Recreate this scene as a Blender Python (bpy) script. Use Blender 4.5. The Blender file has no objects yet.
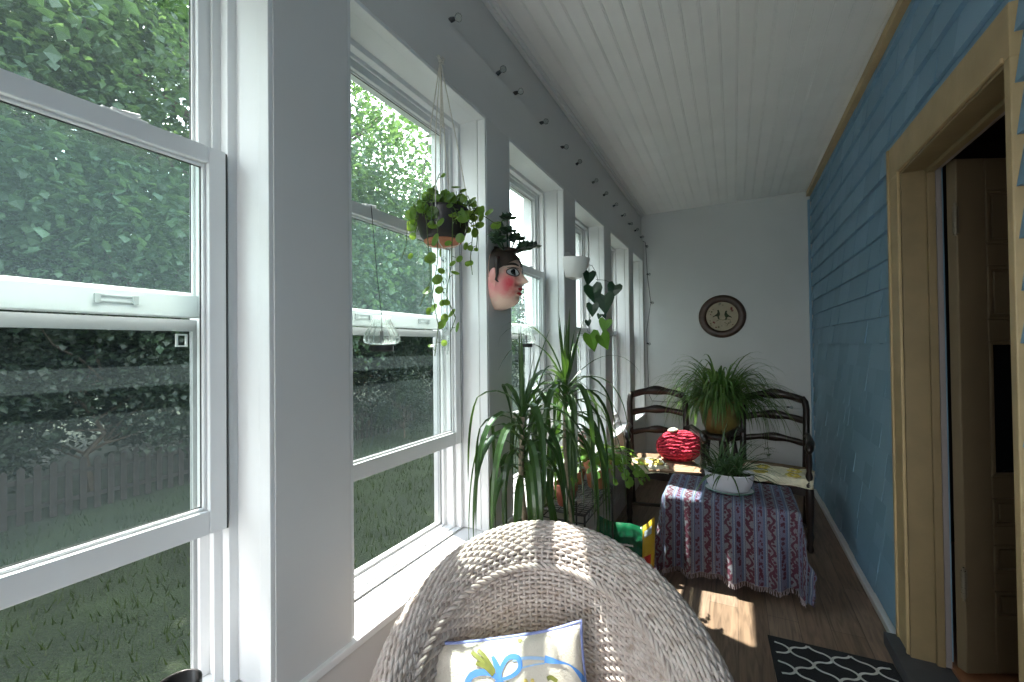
import bpy, math, random
from mathutils import Vector, Matrix, noise
random.seed(7)
sc = bpy.context.scene
COL = sc.collection
R = math.radians
sin, cos, PI = math.sin, math.cos, math.pi

# ------------------------------------------------------------------ materials
def nodes(name):
    m = bpy.data.materials.new(name); m.use_nodes = True
    nt = m.node_tree; nt.nodes.clear()
    out = nt.nodes.new('ShaderNodeOutputMaterial')
    return m, nt, out
def N(nt, typ, **kw):
    n = nt.nodes.new(typ)
    for k, v in kw.items():
        if k.startswith('i_'):
            n.inputs[k[2:].replace('_', ' ')].default_value = v
        else: setattr(n, k, v)
    return n
def ramp(nt, stops, interp='LINEAR'):
    n = nt.nodes.new('ShaderNodeValToRGB'); cr = n.color_ramp; cr.interpolation = interp
    while len(cr.elements) < len(stops): cr.elements.new(0.5)
    for e, (p, c) in zip(cr.elements, stops):
        e.position = p; e.color = (*c, 1) if len(c) == 3 else c
    return n
def mat(name, col, rough=.6, var=.0, scale=20., bump=0., bscale=60., metal=0., spec=.5, sub=0., trans=None):
    """plain surface with a little procedural mottling and bump"""
    m, nt, out = nodes(name)
    b = N(nt, 'ShaderNodeBsdfPrincipled')
    b.inputs['Roughness'].default_value = rough; b.inputs['Metallic'].default_value = metal
    b.inputs['Specular IOR Level'].default_value = spec
    tc = N(nt, 'ShaderNodeTexCoord')
    nz = N(nt, 'ShaderNodeTexNoise'); nz.inputs['Scale'].default_value = scale; nz.inputs['Detail'].default_value = 4
    nt.links.new(tc.outputs['Object'], nz.inputs['Vector'])
    lo = tuple(max(0, c*(1-var)) for c in col); hi = tuple(min(1, c*(1+var)) for c in col)
    rp = ramp(nt, [(.3, lo), (.7, hi)])
    nt.links.new(nz.outputs['Fac'], rp.inputs['Fac'])
    nt.links.new(rp.outputs['Color'], b.inputs['Base Color'])
    if bump:
        nb = N(nt, 'ShaderNodeTexNoise'); nb.inputs['Scale'].default_value = bscale; nb.inputs['Detail'].default_value = 5
        nt.links.new(tc.outputs['Object'], nb.inputs['Vector'])
        bp = N(nt, 'ShaderNodeBump'); bp.inputs['Strength'].default_value = bump; bp.inputs['Distance'].default_value = .01
        nt.links.new(nb.outputs['Fac'], bp.inputs['Height']); nt.links.new(bp.outputs['Normal'], b.inputs['Normal'])
    if trans is not None:
        tr = N(nt, 'ShaderNodeBsdfTranslucent'); tr.inputs['Color'].default_value = (*trans, 1)
        mx = N(nt, 'ShaderNodeMixShader'); mx.inputs['Fac'].default_value = .45
        nt.links.new(b.outputs[0], mx.inputs[1]); nt.links.new(tr.outputs[0], mx.inputs[2])
        nt.links.new(mx.outputs[0], out.inputs['Surface'])
    else:
        nt.links.new(b.outputs[0], out.inputs['Surface'])
    return m

def glass_mat(name, veil, tint=(.95, .97, .955), haze=(.66, .90, .96)):
    m, nt, out = nodes(name)
    tr = N(nt, 'ShaderNodeBsdfTransparent'); tr.inputs['Color'].default_value = (*tint, 1)
    gl = N(nt, 'ShaderNodeBsdfGlossy'); gl.inputs['Roughness'].default_value = .02; gl.inputs['Color'].default_value = (1, 1, 1, 1)
    fr = N(nt, 'ShaderNodeFresnel'); fr.inputs['IOR'].default_value = 1.35
    mx = N(nt, 'ShaderNodeMixShader'); nt.links.new(fr.outputs[0], mx.inputs[0])
    nt.links.new(tr.outputs[0], mx.inputs[1]); nt.links.new(gl.outputs[0], mx.inputs[2])
    df = N(nt, 'ShaderNodeBsdfTranslucent'); df.inputs['Color'].default_value = (*haze, 1)  # translucent tint mixed in to put haze over the glass
    d2 = N(nt, 'ShaderNodeMixShader')
    tc = N(nt, 'ShaderNodeTexCoord'); nz = N(nt, 'ShaderNodeTexNoise'); nz.inputs['Scale'].default_value = 350.; nz.inputs['Detail'].default_value = 1
    nt.links.new(tc.outputs['Object'], nz.inputs['Vector'])
    mr = N(nt, 'ShaderNodeMapRange'); mr.inputs[1].default_value = .35; mr.inputs[2].default_value = .75
    mr.inputs[3].default_value = veil*.75; mr.inputs[4].default_value = veil*1.6
    nt.links.new(nz.outputs['Fac'], mr.inputs[0]); nt.links.new(mr.outputs[0], d2.inputs[0])
    nt.links.new(mx.outputs[0], d2.inputs[1]); nt.links.new(df.outputs[0], d2.inputs[2])
    nt.links.new(d2.outputs[0], out.inputs['Surface'])
    return m
def screen_mat(name, cover):
    m, nt, out = nodes(name)
    tr = N(nt, 'ShaderNodeBsdfTransparent')
    d = N(nt, 'ShaderNodeBsdfDiffuse'); d.inputs['Color'].default_value = (.012, .012, .012, 1)
    mx = N(nt, 'ShaderNodeMixShader'); mx.inputs[0].default_value = cover
    nt.links.new(tr.outputs[0], mx.inputs[1]); nt.links.new(d.outputs[0], mx.inputs[2])
    nt.links.new(mx.outputs[0], out.inputs['Surface'])
    return m
def floor_mat():
    m, nt, out = nodes('laminate_floor')
    b = N(nt, 'ShaderNodeBsdfPrincipled'); b.inputs['Roughness'].default_value = .38
    tc = N(nt, 'ShaderNodeTexCoord'); mp = N(nt, 'ShaderNodeMapping'); mp.inputs['Rotation'].default_value = (0, 0, R(90))
    nt.links.new(tc.outputs['Object'], mp.inputs['Vector'])
    br = N(nt, 'ShaderNodeTexBrick'); br.inputs['Scale'].default_value = 1.; br.inputs['Brick Width'].default_value = 1.2
    br.inputs['Row Height'].default_value = .125; br.inputs['Mortar Size'].default_value = .0012; br.inputs['Mortar Smooth'].default_value = .2
    br.inputs['Color1'].default_value = (.19, .125, .085, 1); br.inputs['Color2'].default_value = (.25, .175, .13, 1); br.inputs['Mortar'].default_value = (.06, .04, .03, 1)
    br.offset = .37
    nt.links.new(mp.outputs[0], br.inputs['Vector'])
    m2 = N(nt, 'ShaderNodeMapping'); m2.inputs['Scale'].default_value = (14, 1.2, 1)
    nt.links.new(tc.outputs['Object'], m2.inputs['Vector'])
    nz = N(nt, 'ShaderNodeTexNoise'); nz.inputs['Scale'].default_value = 3.5; nz.inputs['Detail'].default_value = 8; nz.inputs['Distortion'].default_value = 1.2
    nt.links.new(m2.outputs[0], nz.inputs['Vector'])
    rp = ramp(nt, [(.3, (.55, .53, .52)), (.5, (.95, .93, .9)), (.72, (1.3, 1.25, 1.2))])
    nt.links.new(nz.outputs['Fac'], rp.inputs['Fac'])
    mul = N(nt, 'ShaderNodeMix'); mul.data_type = 'RGBA'; mul.blend_type = 'MULTIPLY'; mul.inputs[0].default_value = 1
    nt.links.new(br.outputs['Color'], mul.inputs[6]); nt.links.new(rp.outputs['Color'], mul.inputs[7])
    nt.links.new(mul.outputs[2], b.inputs['Base Color'])
    nt.links.new(b.outputs[0], out.inputs['Surface'])
    return m
def leaf_mat(name, c1, c2, tr, scale=6., rough=.45, fac=.4):
    m, nt, out = nodes(name)
    b = N(nt, 'ShaderNodeBsdfPrincipled'); b.inputs['Roughness'].default_value = rough
    g = N(nt, 'ShaderNodeNewGeometry')
    rp = ramp(nt, [(0, c1), (1, c2)])
    nt.links.new(g.outputs['Random Per Island'], rp.inputs['Fac']); nt.links.new(rp.outputs['Color'], b.inputs['Base Color'])
    t = N(nt, 'ShaderNodeBsdfTranslucent'); t.inputs['Color'].default_value = (*tr, 1)
    mx = N(nt, 'ShaderNodeMixShader'); mx.inputs[0].default_value = fac
    nt.links.new(b.outputs[0], mx.inputs[1]); nt.links.new(t.outputs[0], mx.inputs[2]); nt.links.new(mx.outputs[0], out.inputs['Surface'])
    return m

M = {}
M['white'] = mat('white_vinyl', (.72, .72, .72), .35, .02, 8)
M['wallpaint'] = mat('white_wall_paint', (.60, .59, .58), .5, .03, 3, .05, 30)
M['endwall'] = mat('white_end_wall_paint', (.60, .61, .61), .6, .04, 2, .05, 20)
M['ceil'] = mat('white_beadboard_paint', (.78, .77, .76), .5, .03, 5)
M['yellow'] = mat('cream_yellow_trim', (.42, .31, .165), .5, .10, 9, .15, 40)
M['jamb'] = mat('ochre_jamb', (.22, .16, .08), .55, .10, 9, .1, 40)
M['grooveedge'] = mat('shadow_gap', (.05, .05, .05), .9)
M['floor'] = floor_mat()
M['glass'] = glass_mat('window_glass', .017, (.86, .945, .925))
M['glassclear'] = glass_mat('window_glass_clean', .03)
M['screen'] = screen_mat('insect_screen', .36)
M['greyframe'] = mat('grey_screen_frame', (.42, .43, .43), .5, .03)
M['sash_gap'] = mat('dark_gap_and_gasket', (.05, .05, .05), .7)
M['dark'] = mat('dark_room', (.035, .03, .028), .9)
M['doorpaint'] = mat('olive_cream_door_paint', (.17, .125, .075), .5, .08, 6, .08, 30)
M['steel'] = mat('dull_steel', (.22, .19, .15), .5, .1, 20, metal=.6)
M['sillstone'] = mat('dark_threshold', (.055, .055, .06), .6, .1)
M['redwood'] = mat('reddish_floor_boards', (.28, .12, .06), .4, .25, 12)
M['shingle'] = None

def shingle_mat():
    m, nt, out = nodes('blue_cedar_shingle')
    b = N(nt, 'ShaderNodeBsdfPrincipled'); b.inputs['Roughness'].default_value = .6
    g = N(nt, 'ShaderNodeNewGeometry')
    rp = ramp(nt, [(0, (.17, .305, .43)), (.5, (.195, .34, .47)), (1, (.225, .375, .51))])
    nt.links.new(g.outputs['Random Per Island'], rp.inputs['Fac'])
    tc = N(nt, 'ShaderNodeTexCoord'); mp = N(nt, 'ShaderNodeMapping'); mp.inputs['Scale'].default_value = (1, 14, 1)
    nt.links.new(tc.outputs['Object'], mp.inputs['Vector'])
    nz = N(nt, 'ShaderNodeTexNoise'); nz.inputs['Scale'].default_value = 8; nz.inputs['Detail'].default_value = 5
    nt.links.new(mp.outputs[0], nz.inputs['Vector'])
    bp = N(nt, 'ShaderNodeBump'); bp.inputs['Strength'].default_value = .25; bp.inputs['Distance'].default_value = .004
    nt.links.new(nz.outputs['Fac'], bp.inputs['Height']); nt.links.new(bp.outputs['Normal'], b.inputs['Normal'])
    nt.links.new(rp.outputs['Color'], b.inputs['Base Color']); nt.links.new(b.outputs[0], out.inputs['Surface'])
    return m
M['shingle'] = shingle_mat()

# ------------------------------------------------------------------ mesh builder
class MB:
    def __init__(s): s.v = []; s.f = []; s.m = []; s.uv = {}; s.cur = 0
    def add(s, vs, fs, uv=None):
        o = len(s.v); s.v += [tuple(v) for v in vs]
        for f in fs: s.f.append(tuple(i+o for i in f)); s.m.append(s.cur)
        if uv:
            for i, q in enumerate(uv): s.uv[o+i] = q
        return o
    def box(s, x0, x1, y0, y1, z0, z1):
        s.add([(x0,y0,z0),(x1,y0,z0),(x1,y1,z0),(x0,y1,z0),(x0,y0,z1),(x1,y0,z1),(x1,y1,z1),(x0,y1,z1)],
              [(0,3,2,1),(4,5,6,7),(0,1,5,4),(1,2,6,5),(2,3,7,6),(3,0,4,7)])
        return s
    def obox(s, c, ax, ay, az, hx, hy, hz):
        c, ax, ay, az = Vector(c), Vector(ax).normalized(), Vector(ay).normalized(), Vector(az).normalized()
        vs = [c+ax*(hx*a)+ay*(hy*b)+az*(hz*d) for d in (-1, 1) for a, b in ((-1,-1),(1,-1),(1,1),(-1,1))]
        s.add(vs, [(0,3,2,1),(4,5,6,7),(0,1,5,4),(1,2,6,5),(2,3,7,6),(3,0,4,7)]); return s
    def ring_yz(s, x0, x1, y0, y1, z0, z1, w, wt=None, wb=None):
        """rectangular frame in the YZ plane, w wide"""
        wt = w if wt is None else wt; wb = w if wb is None else wb
        s.box(x0,x1,y0,y0+w,z0,z1); s.box(x0,x1,y1-w,y1,z0,z1)
        s.box(x0,x1,y0+w,y1-w,z0,z0+wb); s.box(x0,x1,y0+w,y1-w,z1-wt,z1); return s
    def tube(s, pts, r, n=6, cap=True, flat=None):
        pts = [Vector(p) for p in pts]; k = len(pts)
        rs = r if isinstance(r, (list, tuple)) else [r]*k
        up = Vector((0,0,1)); base = len(s.v); prev = None
        for i, p in enumerate(pts):
            t = (pts[min(i+1,k-1)]-pts[max(i-1,0)])
            if t.length < 1e-9: t = Vector((0,0,1))
            t.normalize()
            if prev is None:
                a = up if abs(t.z) < .9 else Vector((1,0,0)); u = t.cross(a).normalized()
            else:
                u = prev - t*prev.dot(t)
                if u.length < 1e-6: u = t.cross(up)
                u.normalize()
            prev = u; w = t.cross(u)
            for j in range(n):
                a = 2*PI*j/n; s.v.append(tuple(p+(u*cos(a)+w*sin(a))*rs[i]))
        for i in range(k-1):
            for j in range(n):
                a = base+i*n+j; b = base+i*n+(j+1)%n
                s.f.append((a,b,b+n,a+n)); s.m.append(s.cur)
        if cap:
            s.f.append(tuple(base+j for j in range(n))[::-1]); s.m.append(s.cur)
            s.f.append(tuple(base+(k-1)*n+j for j in range(n))); s.m.append(s.cur)
        return s
    def lathe(s, prof, c=(0,0,0), n=32, sx=1, sy=1, rib=None, caps=True):
        base = len(s.v); k = len(prof)
        for r, z in prof:
            for j in range(n):
                a = 2*PI*j/n; rr = r*(1+(rib[0]*cos(rib[1]*a) if rib else 0))
                s.v.append((c[0]+rr*cos(a)*sx, c[1]+rr*sin(a)*sy, c[2]+z))
        for i in range(k-1):
            for j in range(n):
                a = base+i*n+j; b = base+i*n+(j+1)%n
                s.f.append((a,b,b+n,a+n)); s.m.append(s.cur)
        if caps and prof[0][0] > 1e-5: s.f.append(tuple(base+j for j in range(n))[::-1]); s.m.append(s.cur)
        if caps and prof[-1][0] > 1e-5: s.f.append(tuple(base+(k-1)*n+j for j in range(n))); s.m.append(s.cur)
        return s
    def grid(s, fn, nu, nv, uv=True, closeu=False):
        base = len(s.v)
        for j in range(nv+1):
            for i in range(nu+1):
                s.v.append(tuple(fn(i/nu, j/nv)))
                if uv: s.uv[len(s.v)-1] = (i/nu, j/nv)
        for j in range(nv):
            for i in range(nu):
                a = base+j*(nu+1)+i; s.f.append((a,a+1,a+nu+2,a+nu+1)); s.m.append(s.cur)
        return s
    def build(s, name, mats, parent=None, smooth=False, loc=(0,0,0), bevel=0, weld=False):
        me = bpy.data.meshes.new(name); me.from_pydata(s.v, [], s.f)
        mats = mats if isinstance(mats, list) else [mats]
        for q in mats: me.materials.append(q)
        if len(mats) > 1: me.polygons.foreach_set('material_index', s.m)
        if s.uv:
            ul = me.uv_layers.new(name='UVMap')
            for l in me.loops: ul.data[l.index].uv = s.uv.get(l.vertex_index, (0, 0))
        if smooth: me.polygons.foreach_set('use_smooth', [True]*len(me.polygons))
        me.update()
        o = bpy.data.objects.new(name, me); COL.objects.link(o); o.location = loc
        if parent: o.parent = parent
        if bevel:
            b = o.modifiers.new('bevel', 'BEVEL'); b.width = bevel; b.segments = 2; b.limit_method = 'ANGLE'
        return o
def tag(o, label, cat, group=None, kind=None):
    o['label'] = label; o['category'] = cat
    if group: o['group'] = group
    if kind: o['kind'] = kind
    return o
def thing(name, label=None, cat=None, loc=(0,0,0), rotz=0, group=None):
    o = bpy.data.objects.new(name, None); COL.objects.link(o); o.empty_display_size = .1
    o.location = loc; o.rotation_euler = (0, 0, rotz)
    if label: tag(o, label, cat, group)
    return o
def struct(o, label=None):
    o['kind'] = 'structure'
    if label: o['label'] = label
    return o
def copy_tree(o, parent=None):
    c = o.copy(); COL.objects.link(c)
    if parent: c.parent = parent
    for ch in list(o.children): copy_tree(ch, c)
    return c

# ------------------------------------------------------------------ camera (solved from the room's own lines)
CZ = 1.3055
def cam_basis():
    yaw, pit, rol = R(27.3299), R(.6557), R(.6456)
    r0 = Vector((cos(yaw), sin(yaw), 0)); f0 = Vector((-sin(yaw), cos(yaw), 0)); z = Vector((0,0,1))
    f = f0*cos(pit)+z*sin(pit); u = -f0*sin(pit)+z*cos(pit)
    right = r0*cos(rol) - u*sin(rol); up = r0*sin(rol) + u*cos(rol)
    return right, up, f
right, up, fwd = cam_basis()
cd = bpy.data.cameras.new('camera'); cam = bpy.data.objects.new('camera', cd); COL.objects.link(cam)
mt = Matrix((right, up, -fwd)).transposed().to_4x4(); mt.translation = Vector((0, 0, CZ))
cam.matrix_world = mt
cd.sensor_width = 36; cd.lens = 428.3055/1024*36; cd.shift_y = .37/1024; cd.clip_start = .02; cd.clip_end = 200
sc.camera = cam

# ------------------------------------------------------------------ room shell
XL, XR, YE, YB, ZC = -.811, .603, 4.557, -1.75, 2.6445
OPEN = [(-.93, -.285), (-.105, .540), (.729, 1.380), (1.560, 2.208), (2.388, 3.029), (3.212, 3.843), (4.02, 4.50)]
ZS, ZH = .615, 2.169
b = MB(); b.box(-1.0, .74, YB, YE+.1, -.12, 0); struct(b.build('floor', M['floor']))
# beadboard ceiling: boards with beaded grooves running the length of the porch
b = MB(); x = XL-.03; prof = []
while x < XR+.05:
    prof += [(x, ZC), (x+.055, ZC), (x+.058, ZC+.003), (x+.062, ZC-.001), (x+.066, ZC+.003)]
    x += .068
prof.append((x, ZC)); n = len(prof)
b.add([(p[0], YB, p[1]) for p in prof]+[(p[0], YE, p[1]) for p in prof], [(i, i+n, i+n+1, i+1) for i in range(n-1)])
b.box(-1.15, .9, YB, YE+.1, ZC+.02, ZC+.1)
struct(b.build('ceiling', M['ceil']))
# left wall
b = MB()
b.box(-.94, XL, YB, YE, 0, ZS-.02)
b.box(-.94, XL, YB, YE, ZH, 2.376)
b.box(-.94, XL-.022, YB, YE, 2.376, ZC+.02)
ys = [YB] + [v for o in OPEN for v in o] + [YE]
for i in range(0, len(ys), 2): b.box(-.94, XL, ys[i], ys[i+1], ZS-.02, ZH)
struct(b.build('wall_left', M['wallpaint'], bevel=.0015))
b = MB(); b.box(-.96, XL+.012, YB, YE, ZS-.02, ZS)
struct(b.build('trim_1', M['white'], bevel=.003))                    # window stool
b = MB(); b.box(XL-.022, XL-.002, YB, YE, ZC-.022, ZC-.002); b.box(XL-.022, XL+.012, YB, YE, ZC-.008, ZC+.004)
struct(b.build('trim_2', M['white'], bevel=.003))
b = MB(); b.box(XL, XL+.014, YB, YE, 0, .13); b.box(XL, XL+.009, YB, YE, .13, .142)
struct(b.build('baseboard_left', M['wallpaint'], bevel=.002))
b = MB(); b.box(-1.0, .74, YE, YE+.1, 0, ZC+.02); struct(b.build('wall_end', M['endwall']))
b = MB()
b.box(XL, XR, YE-.012, YE, .70, .725); b.box(XL, XR, YE-.008, YE, .60, .612); b.box(XL, XR, YE-.012, YE, 0, .12)
b.box(XL, XR, YE-.012, YE, ZC-.02, ZC)
struct(b.build('baseboard_end', M['endwall'], bevel=.002))
# back wall with a broad opening behind the camera
b = MB(); b.box(-1.0, .74, YB-.1, YB, 0, .62); b.box(-1.0, .74, YB-.1, YB, 2.17, ZC+.02); b.box(-1.0, -.62, YB-.1, YB, .62, 2.17); b.box(.42, .74, YB-.1, YB, .62, 2.17)
struct(b.build('wall_back', M['wallpaint']))
# outside casing and eave of the porch
b = MB(); b.box(-1.14, -.94, YB, YE+.1, 2.28, 2.9); b.box(-1.02, -.94, YB, YE+.1, -.9, .60); struct(b.build('trim_3', M['white']))

def make_window(k, y0, y1, raised):
    root = struct(thing('window_%d' % k, loc=(-.93, (y0+y1)/2, ZS)))
    h = (y1-y0)/2; ox = .93
    def X(v): return v+ox
    z0, z1 = .004, ZH-ZS
    b = MB()
    # reveal lining with a shallow corner bead
    for s_ in (-1, 1):
        ya, yb = sorted((s_*h, s_*(h-.006))); b.box(X(-.93), X(-.85), ya, yb, z0, z1)
        ya, yb = sorted((s_*h, s_*(h-.010))); b.box(X(-.845), X(XL-.0015), ya, yb, z0, z1)
    b.box(X(-.93), X(-.85), -h+.006, h-.006, z1-.006, z1); b.box(X(-.845), X(XL-.0015), -h+.01, h-.01, z1-.012, z1)
    b.ring_yz(X(-.950), X(-.925), -h, h, z0, z1, .024, .024, .004)
    b.ring_yz(X(-.957), X(-.950), -h, h, z0, z1, .040, .036, .008)
    b.ring_yz(X(-.990), X(-.957), -h, h, z0, z1, .028, .028, .006)
    b.ring_yz(X(-1.00), X(-.990), -h, h, z0, z1, .046, .040, .010)
    b.ring_yz(X(-1.04), X(-1.00), -h, h, z0, z1, .040, .034, .008)
    b.build('frame', M['white'], root, bevel=.0015)
    def sash(name, x0, x1, za, zb, rb, rt, mg, st=.032, e=.033):
        bb = MB(); bb.ring_yz(x0, x1, -h+e, h-e, za, zb, st, rt, rb)
        bb.ring_yz(x0+.008, x1-.010, -h+e+st, h-e-st, za+rb, zb-rt, .006)
        s = bb.build(name, M['white'], root, bevel=.002)
        xm = (x0+x1)/2 - .004
        pb = MB(); pb.add([(xm, -h+e+st+.003, za+rb+.003), (xm, h-e-st-.003, za+rb+.003), (xm, h-e-st-.003, zb-rt-.003), (xm, -h+e+st+.003, zb-rt-.003)], [(0,1,2,3)])
        pb.build('pane', mg, s)
        g = MB(); g.ring_yz(xm+.001, xm+.003, -h+e+st+.0055, h-e-st-.0055, za+rb+.0055, zb-rt-.0055, .0022)
        g.build('gasket', M['sash_gap'], s)
        return s
    up = sash('upper_sash', X(-.985), X(-.958), 1.370-ZS, 2.140-ZS, .044, .030, M['glass'], .030)
    dz = .28 if raised else 0
    lo = sash('lower_sash', X(-.948), X(-.915), .664-ZS+dz, 1.428-ZS+dz, .046, .034, M['glass'])
    g = MB(); [g.box(X(-.940), X(-.916), *sorted((q*(h-.033), q*(h-.030))), .664-ZS+dz, 1.425-ZS+dz) for q in (-1, 1)]; g.build('gap_strip', M['sash_gap'], lo)  # dark strips stand in for the shaded gap between sash and frame
    # cam lock on top of the lower sash
    for yo in (-.145, .13):
        c = MB(); zt = 1.428-ZS+dz
        c.box(X(-.942), X(-.921), yo-.032, yo+.032, zt, zt+.005); c.box(X(-.938), X(-.924), yo-.018, yo+.018, zt+.005, zt+.010); c.tube([(X(-.93), yo-.004, zt+.009), (X(-.925), yo+.022, zt+.011)], .0035, 8)
        c.build('sash_lock', M['white'], lo, bevel=.0015)
        c = MB(); zt = 1.396-ZS
        c.ring_yz(X(-.958), X(-.955), yo-.024, yo+.024, zt-.006, zt+.006, .0016); c.box(X(-.958), X(-.953), yo-.030, yo-.022, zt-.008, zt+.007); c.box(X(-.958), X(-.953), yo+.022, yo+.030, zt-.008, zt+.007)
        c.build('latch', M['greyframe'], up)
    c = MB(); c.ring_yz(X(-1.012), X(-1.002), -h+.034, h-.034, .660-ZS-.03, 1.368-ZS, .018, .024, .008)
    sf = c.build('screen_frame', M['greyframe'], root)
    c = MB(); xx = X(-1.007); c.add([(xx,-h+.05,.64-ZS),(xx,h-.05,.64-ZS),(xx,h-.05,1.345-ZS),(xx,-h+.05,1.345-ZS)], [(0,1,2,3)]); c.build('screen_mesh', M['screen'], sf)
    c = MB(); c.ring_yz(X(-1.0), X(-.994), h-.085, h-.065, 1.312-ZS, 1.338-ZS, .003); c.build('screen_clip', M['white'], sf)
    return root
for i, (a, c) in enumerate(OPEN):
    make_window(i if i else 7, a, c, i <= 3)

# ------------------------------------------------------------------ shingled house wall and doorway
DY0, DY1, DZ = 1.495, 2.252, 1.992     # clear opening
OY0, OY1, OZ = 1.468, 2.384, 2.126     # casing outside
b = MB()
b.box(XR+.026, .735, YB, DY0, 0, ZC+.02); b.box(XR+.026, .735, DY1, YE, 0, ZC+.02); b.box(XR+.026, .735, DY0, DY1, DZ, ZC+.02)
b.box(XR+.026, .735, DY0, DY1, -.1, .04)
wr = struct(b.build('wall_right', M['shingle']))
b = MB(); exp = .125; z = .05; rnd = random.Random(3)
def shingles(b, y0, y1, z, zt):
    y = y0 - rnd.random()*.1 if y0 > YB else y0
    y = y0
    while y < y1-.002:
        w = min(rnd.uniform(.09, .26), y1-y)
        if y1-(y+w) < .05: w = y1-y
        g = .0012; dz = rnd.uniform(-.0015, .0015); t0 = .019+rnd.uniform(-.002, .003)
        x0 = XR+.028
        ya, yb = y+g, y+w-g
        vs = [(x0-t0, ya, z+dz), (x0-t0, yb, z+dz), (x0-.003, yb, zt), (x0-.003, ya, zt), (x0, ya, z+dz), (x0, yb, z+dz), (x0, yb, zt), (x0, ya, zt)]
        b.add(vs, [(0,3,2,1), (0,1,5,4), (0,4,7,3), (1,2,6,5), (3,7,6,2)])
        y += w
while z < ZC:
    zt = min(z+exp+.004, ZC)
    if z < OZ-.01:
        zz = zt
        shingles(b, YB, OY0+.001, z, zt); shingles(b, OY1-.001, YE, z, zt)
        if zt > OZ: shingles(b, OY0, OY1, OZ-.004, zt)
    else: shingles(b, YB, YE, z, zt)
    z += exp
o = b.build('shingle_cladding', M['shingle'], wr)
b = MB(); b.box(XR-.012, XR+.026, YB, YE, ZC-.045, ZC-.001); struct(b.build('trim_4', M['yellow'], bevel=.003))
b = MB(); b.box(XR-.012, XR+.026, OY1+.01, YE, 0, .035); b.box(XR-.012, XR+.026, YB, OY0-.01, 0, .035); struct(b.build('baseboard_right', M['white'], bevel=.006))
b = MB(); b.box(XR-.004, XR+.012, YE-.03, YE, .035, ZC-.08); struct(b.build('trim_5', M['shingle']))

door = struct(thing('door_1', loc=(XR, (DY0+DY1)/2, 0)))
yc = (DY0+DY1)/2
def L(y): return y-yc
b = MB(); cx0, cx1 = 0., .03
b.box(cx0, cx1, L(DY1), L(OY1)-.018, .056, DZ); b.box(cx0-.006, cx1, L(OY1)-.018, L(OY1), .056, OZ)
b.box(cx0, cx1, L(OY0), L(DY0), .056, DZ)
b.box(cx0, cx1, L(OY0), L(OY1)-.018, DZ, OZ)
b.box(cx0-.006, cx1, L(DY1), L(DY1)+.014, .056, DZ+.014); b.box(cx0-.006, cx1, L(DY0), L(DY1), DZ, DZ+.014)
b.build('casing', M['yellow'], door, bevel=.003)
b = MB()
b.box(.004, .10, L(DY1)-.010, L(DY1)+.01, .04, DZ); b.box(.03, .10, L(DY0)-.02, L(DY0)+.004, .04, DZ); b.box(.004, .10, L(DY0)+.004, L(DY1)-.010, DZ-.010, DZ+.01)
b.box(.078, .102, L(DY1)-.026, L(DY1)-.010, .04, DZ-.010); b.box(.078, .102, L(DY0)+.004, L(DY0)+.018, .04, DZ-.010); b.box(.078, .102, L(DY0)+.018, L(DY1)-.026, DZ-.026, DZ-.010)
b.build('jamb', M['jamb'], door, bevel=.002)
b = MB(); b.box(.102, .118, L(DY1)-.03, L(DY1)+.03, .06, DZ-.005); b.box(.102, .118, L(DY0), L(DY1)-.03, DZ-.02, DZ+.03); b.build('strip', mat('grey_inner_casing', (.25, .22, .22), .5), door)
b = MB(); b.box(-.045, .16, L(OY0)-.01, L(OY1)+.01, 0, .054); b.build('threshold', M['sillstone'], door, bevel=.004)
# panelled door leaf swung inwards
lf = MB(); W, H, T = .72, 1.90, .038
slab = struct(thing('door_2', loc=(.735, 2.185, .085), rotz=R(26)))
st = .105; rails = [(0, .20), (.30, .37), (.47, .54), (.64, .72), (1.22, 1.30), (1.50, 1.58), (1.78, 1.90)]
lf.box(0, st, -T/2, T/2, 0, H); lf.box(W-st, W, -T/2, T/2, 0, H)
cols = [(st, W/2-.05), (W/2+.05, W-st)]
lf.box(W/2-.05, W/2+.05, -T/2, T/2, .2, .72); lf.box(W/2-.05, W/2+.05, -T/2, T/2, 1.22, H)
for a, c in rails: lf.box(st, W-st, -T/2, T/2, a, c)
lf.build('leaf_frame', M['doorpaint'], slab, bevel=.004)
pn = MB(); md = MB()
for (a0, a1), (c0, c1) in zip(rails[:-1], rails[1:]):
    if a1 > .71 and a1 < .73: continue
    for x0, x1 in cols:
        pn.box(x0, x1, -.008, .008, a1, c0); pn.box(x0+.03, x1-.03, -.014, .014, a1+.02, c0-.02)
        for q in (-1, 1):
            ya, yb = sorted((q*.008, q*.022))
            for (xa, xb, za, zb) in ((x0, x0+.012, a1, c0), (x1-.012, x1, a1, c0), (x0, x1, a1, a1+.012), (x0, x1, c0-.012, c0)): md.box(xa, xb, ya, yb, za, zb)
for q in (-1, 1):
    ya, yb = sorted((q*.008, q*.022))
    for (xa, xb, za, zb) in ((st, st+.014, .72, 1.22), (W-st-.014, W-st, .72, 1.22), (st, W-st, .72, .734), (st, W-st, 1.206, 1.22)): md.box(xa, xb, ya, yb, za, zb)
pn.build('panel', M['doorpaint'], slab, bevel=.003); md.build('moulding', M['doorpaint'], slab, bevel=.003)
g = MB(); g.box(st, W-st, -.003, .003, .72, 1.22); g.build('door_pane', mat('dark_door_glass', (.01, .012, .015), .08), slab)
for z in (.28, 1.62):
    h_ = MB()
    for k in range(5): h_.lathe([(.0075, 0), (.0075, .019)], (-.012, -T/2-.006, z+k*.02), 12)
    h_.box(-.012, .006, -T/2-.003, -T/2, z, z+.1)
    h_.tube([(-.012, -T/2-.006, z-.01), (-.012, -T/2-.006, z+.112)], .004, 8)
    h_.build('hinge', M['steel'], slab)
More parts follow.
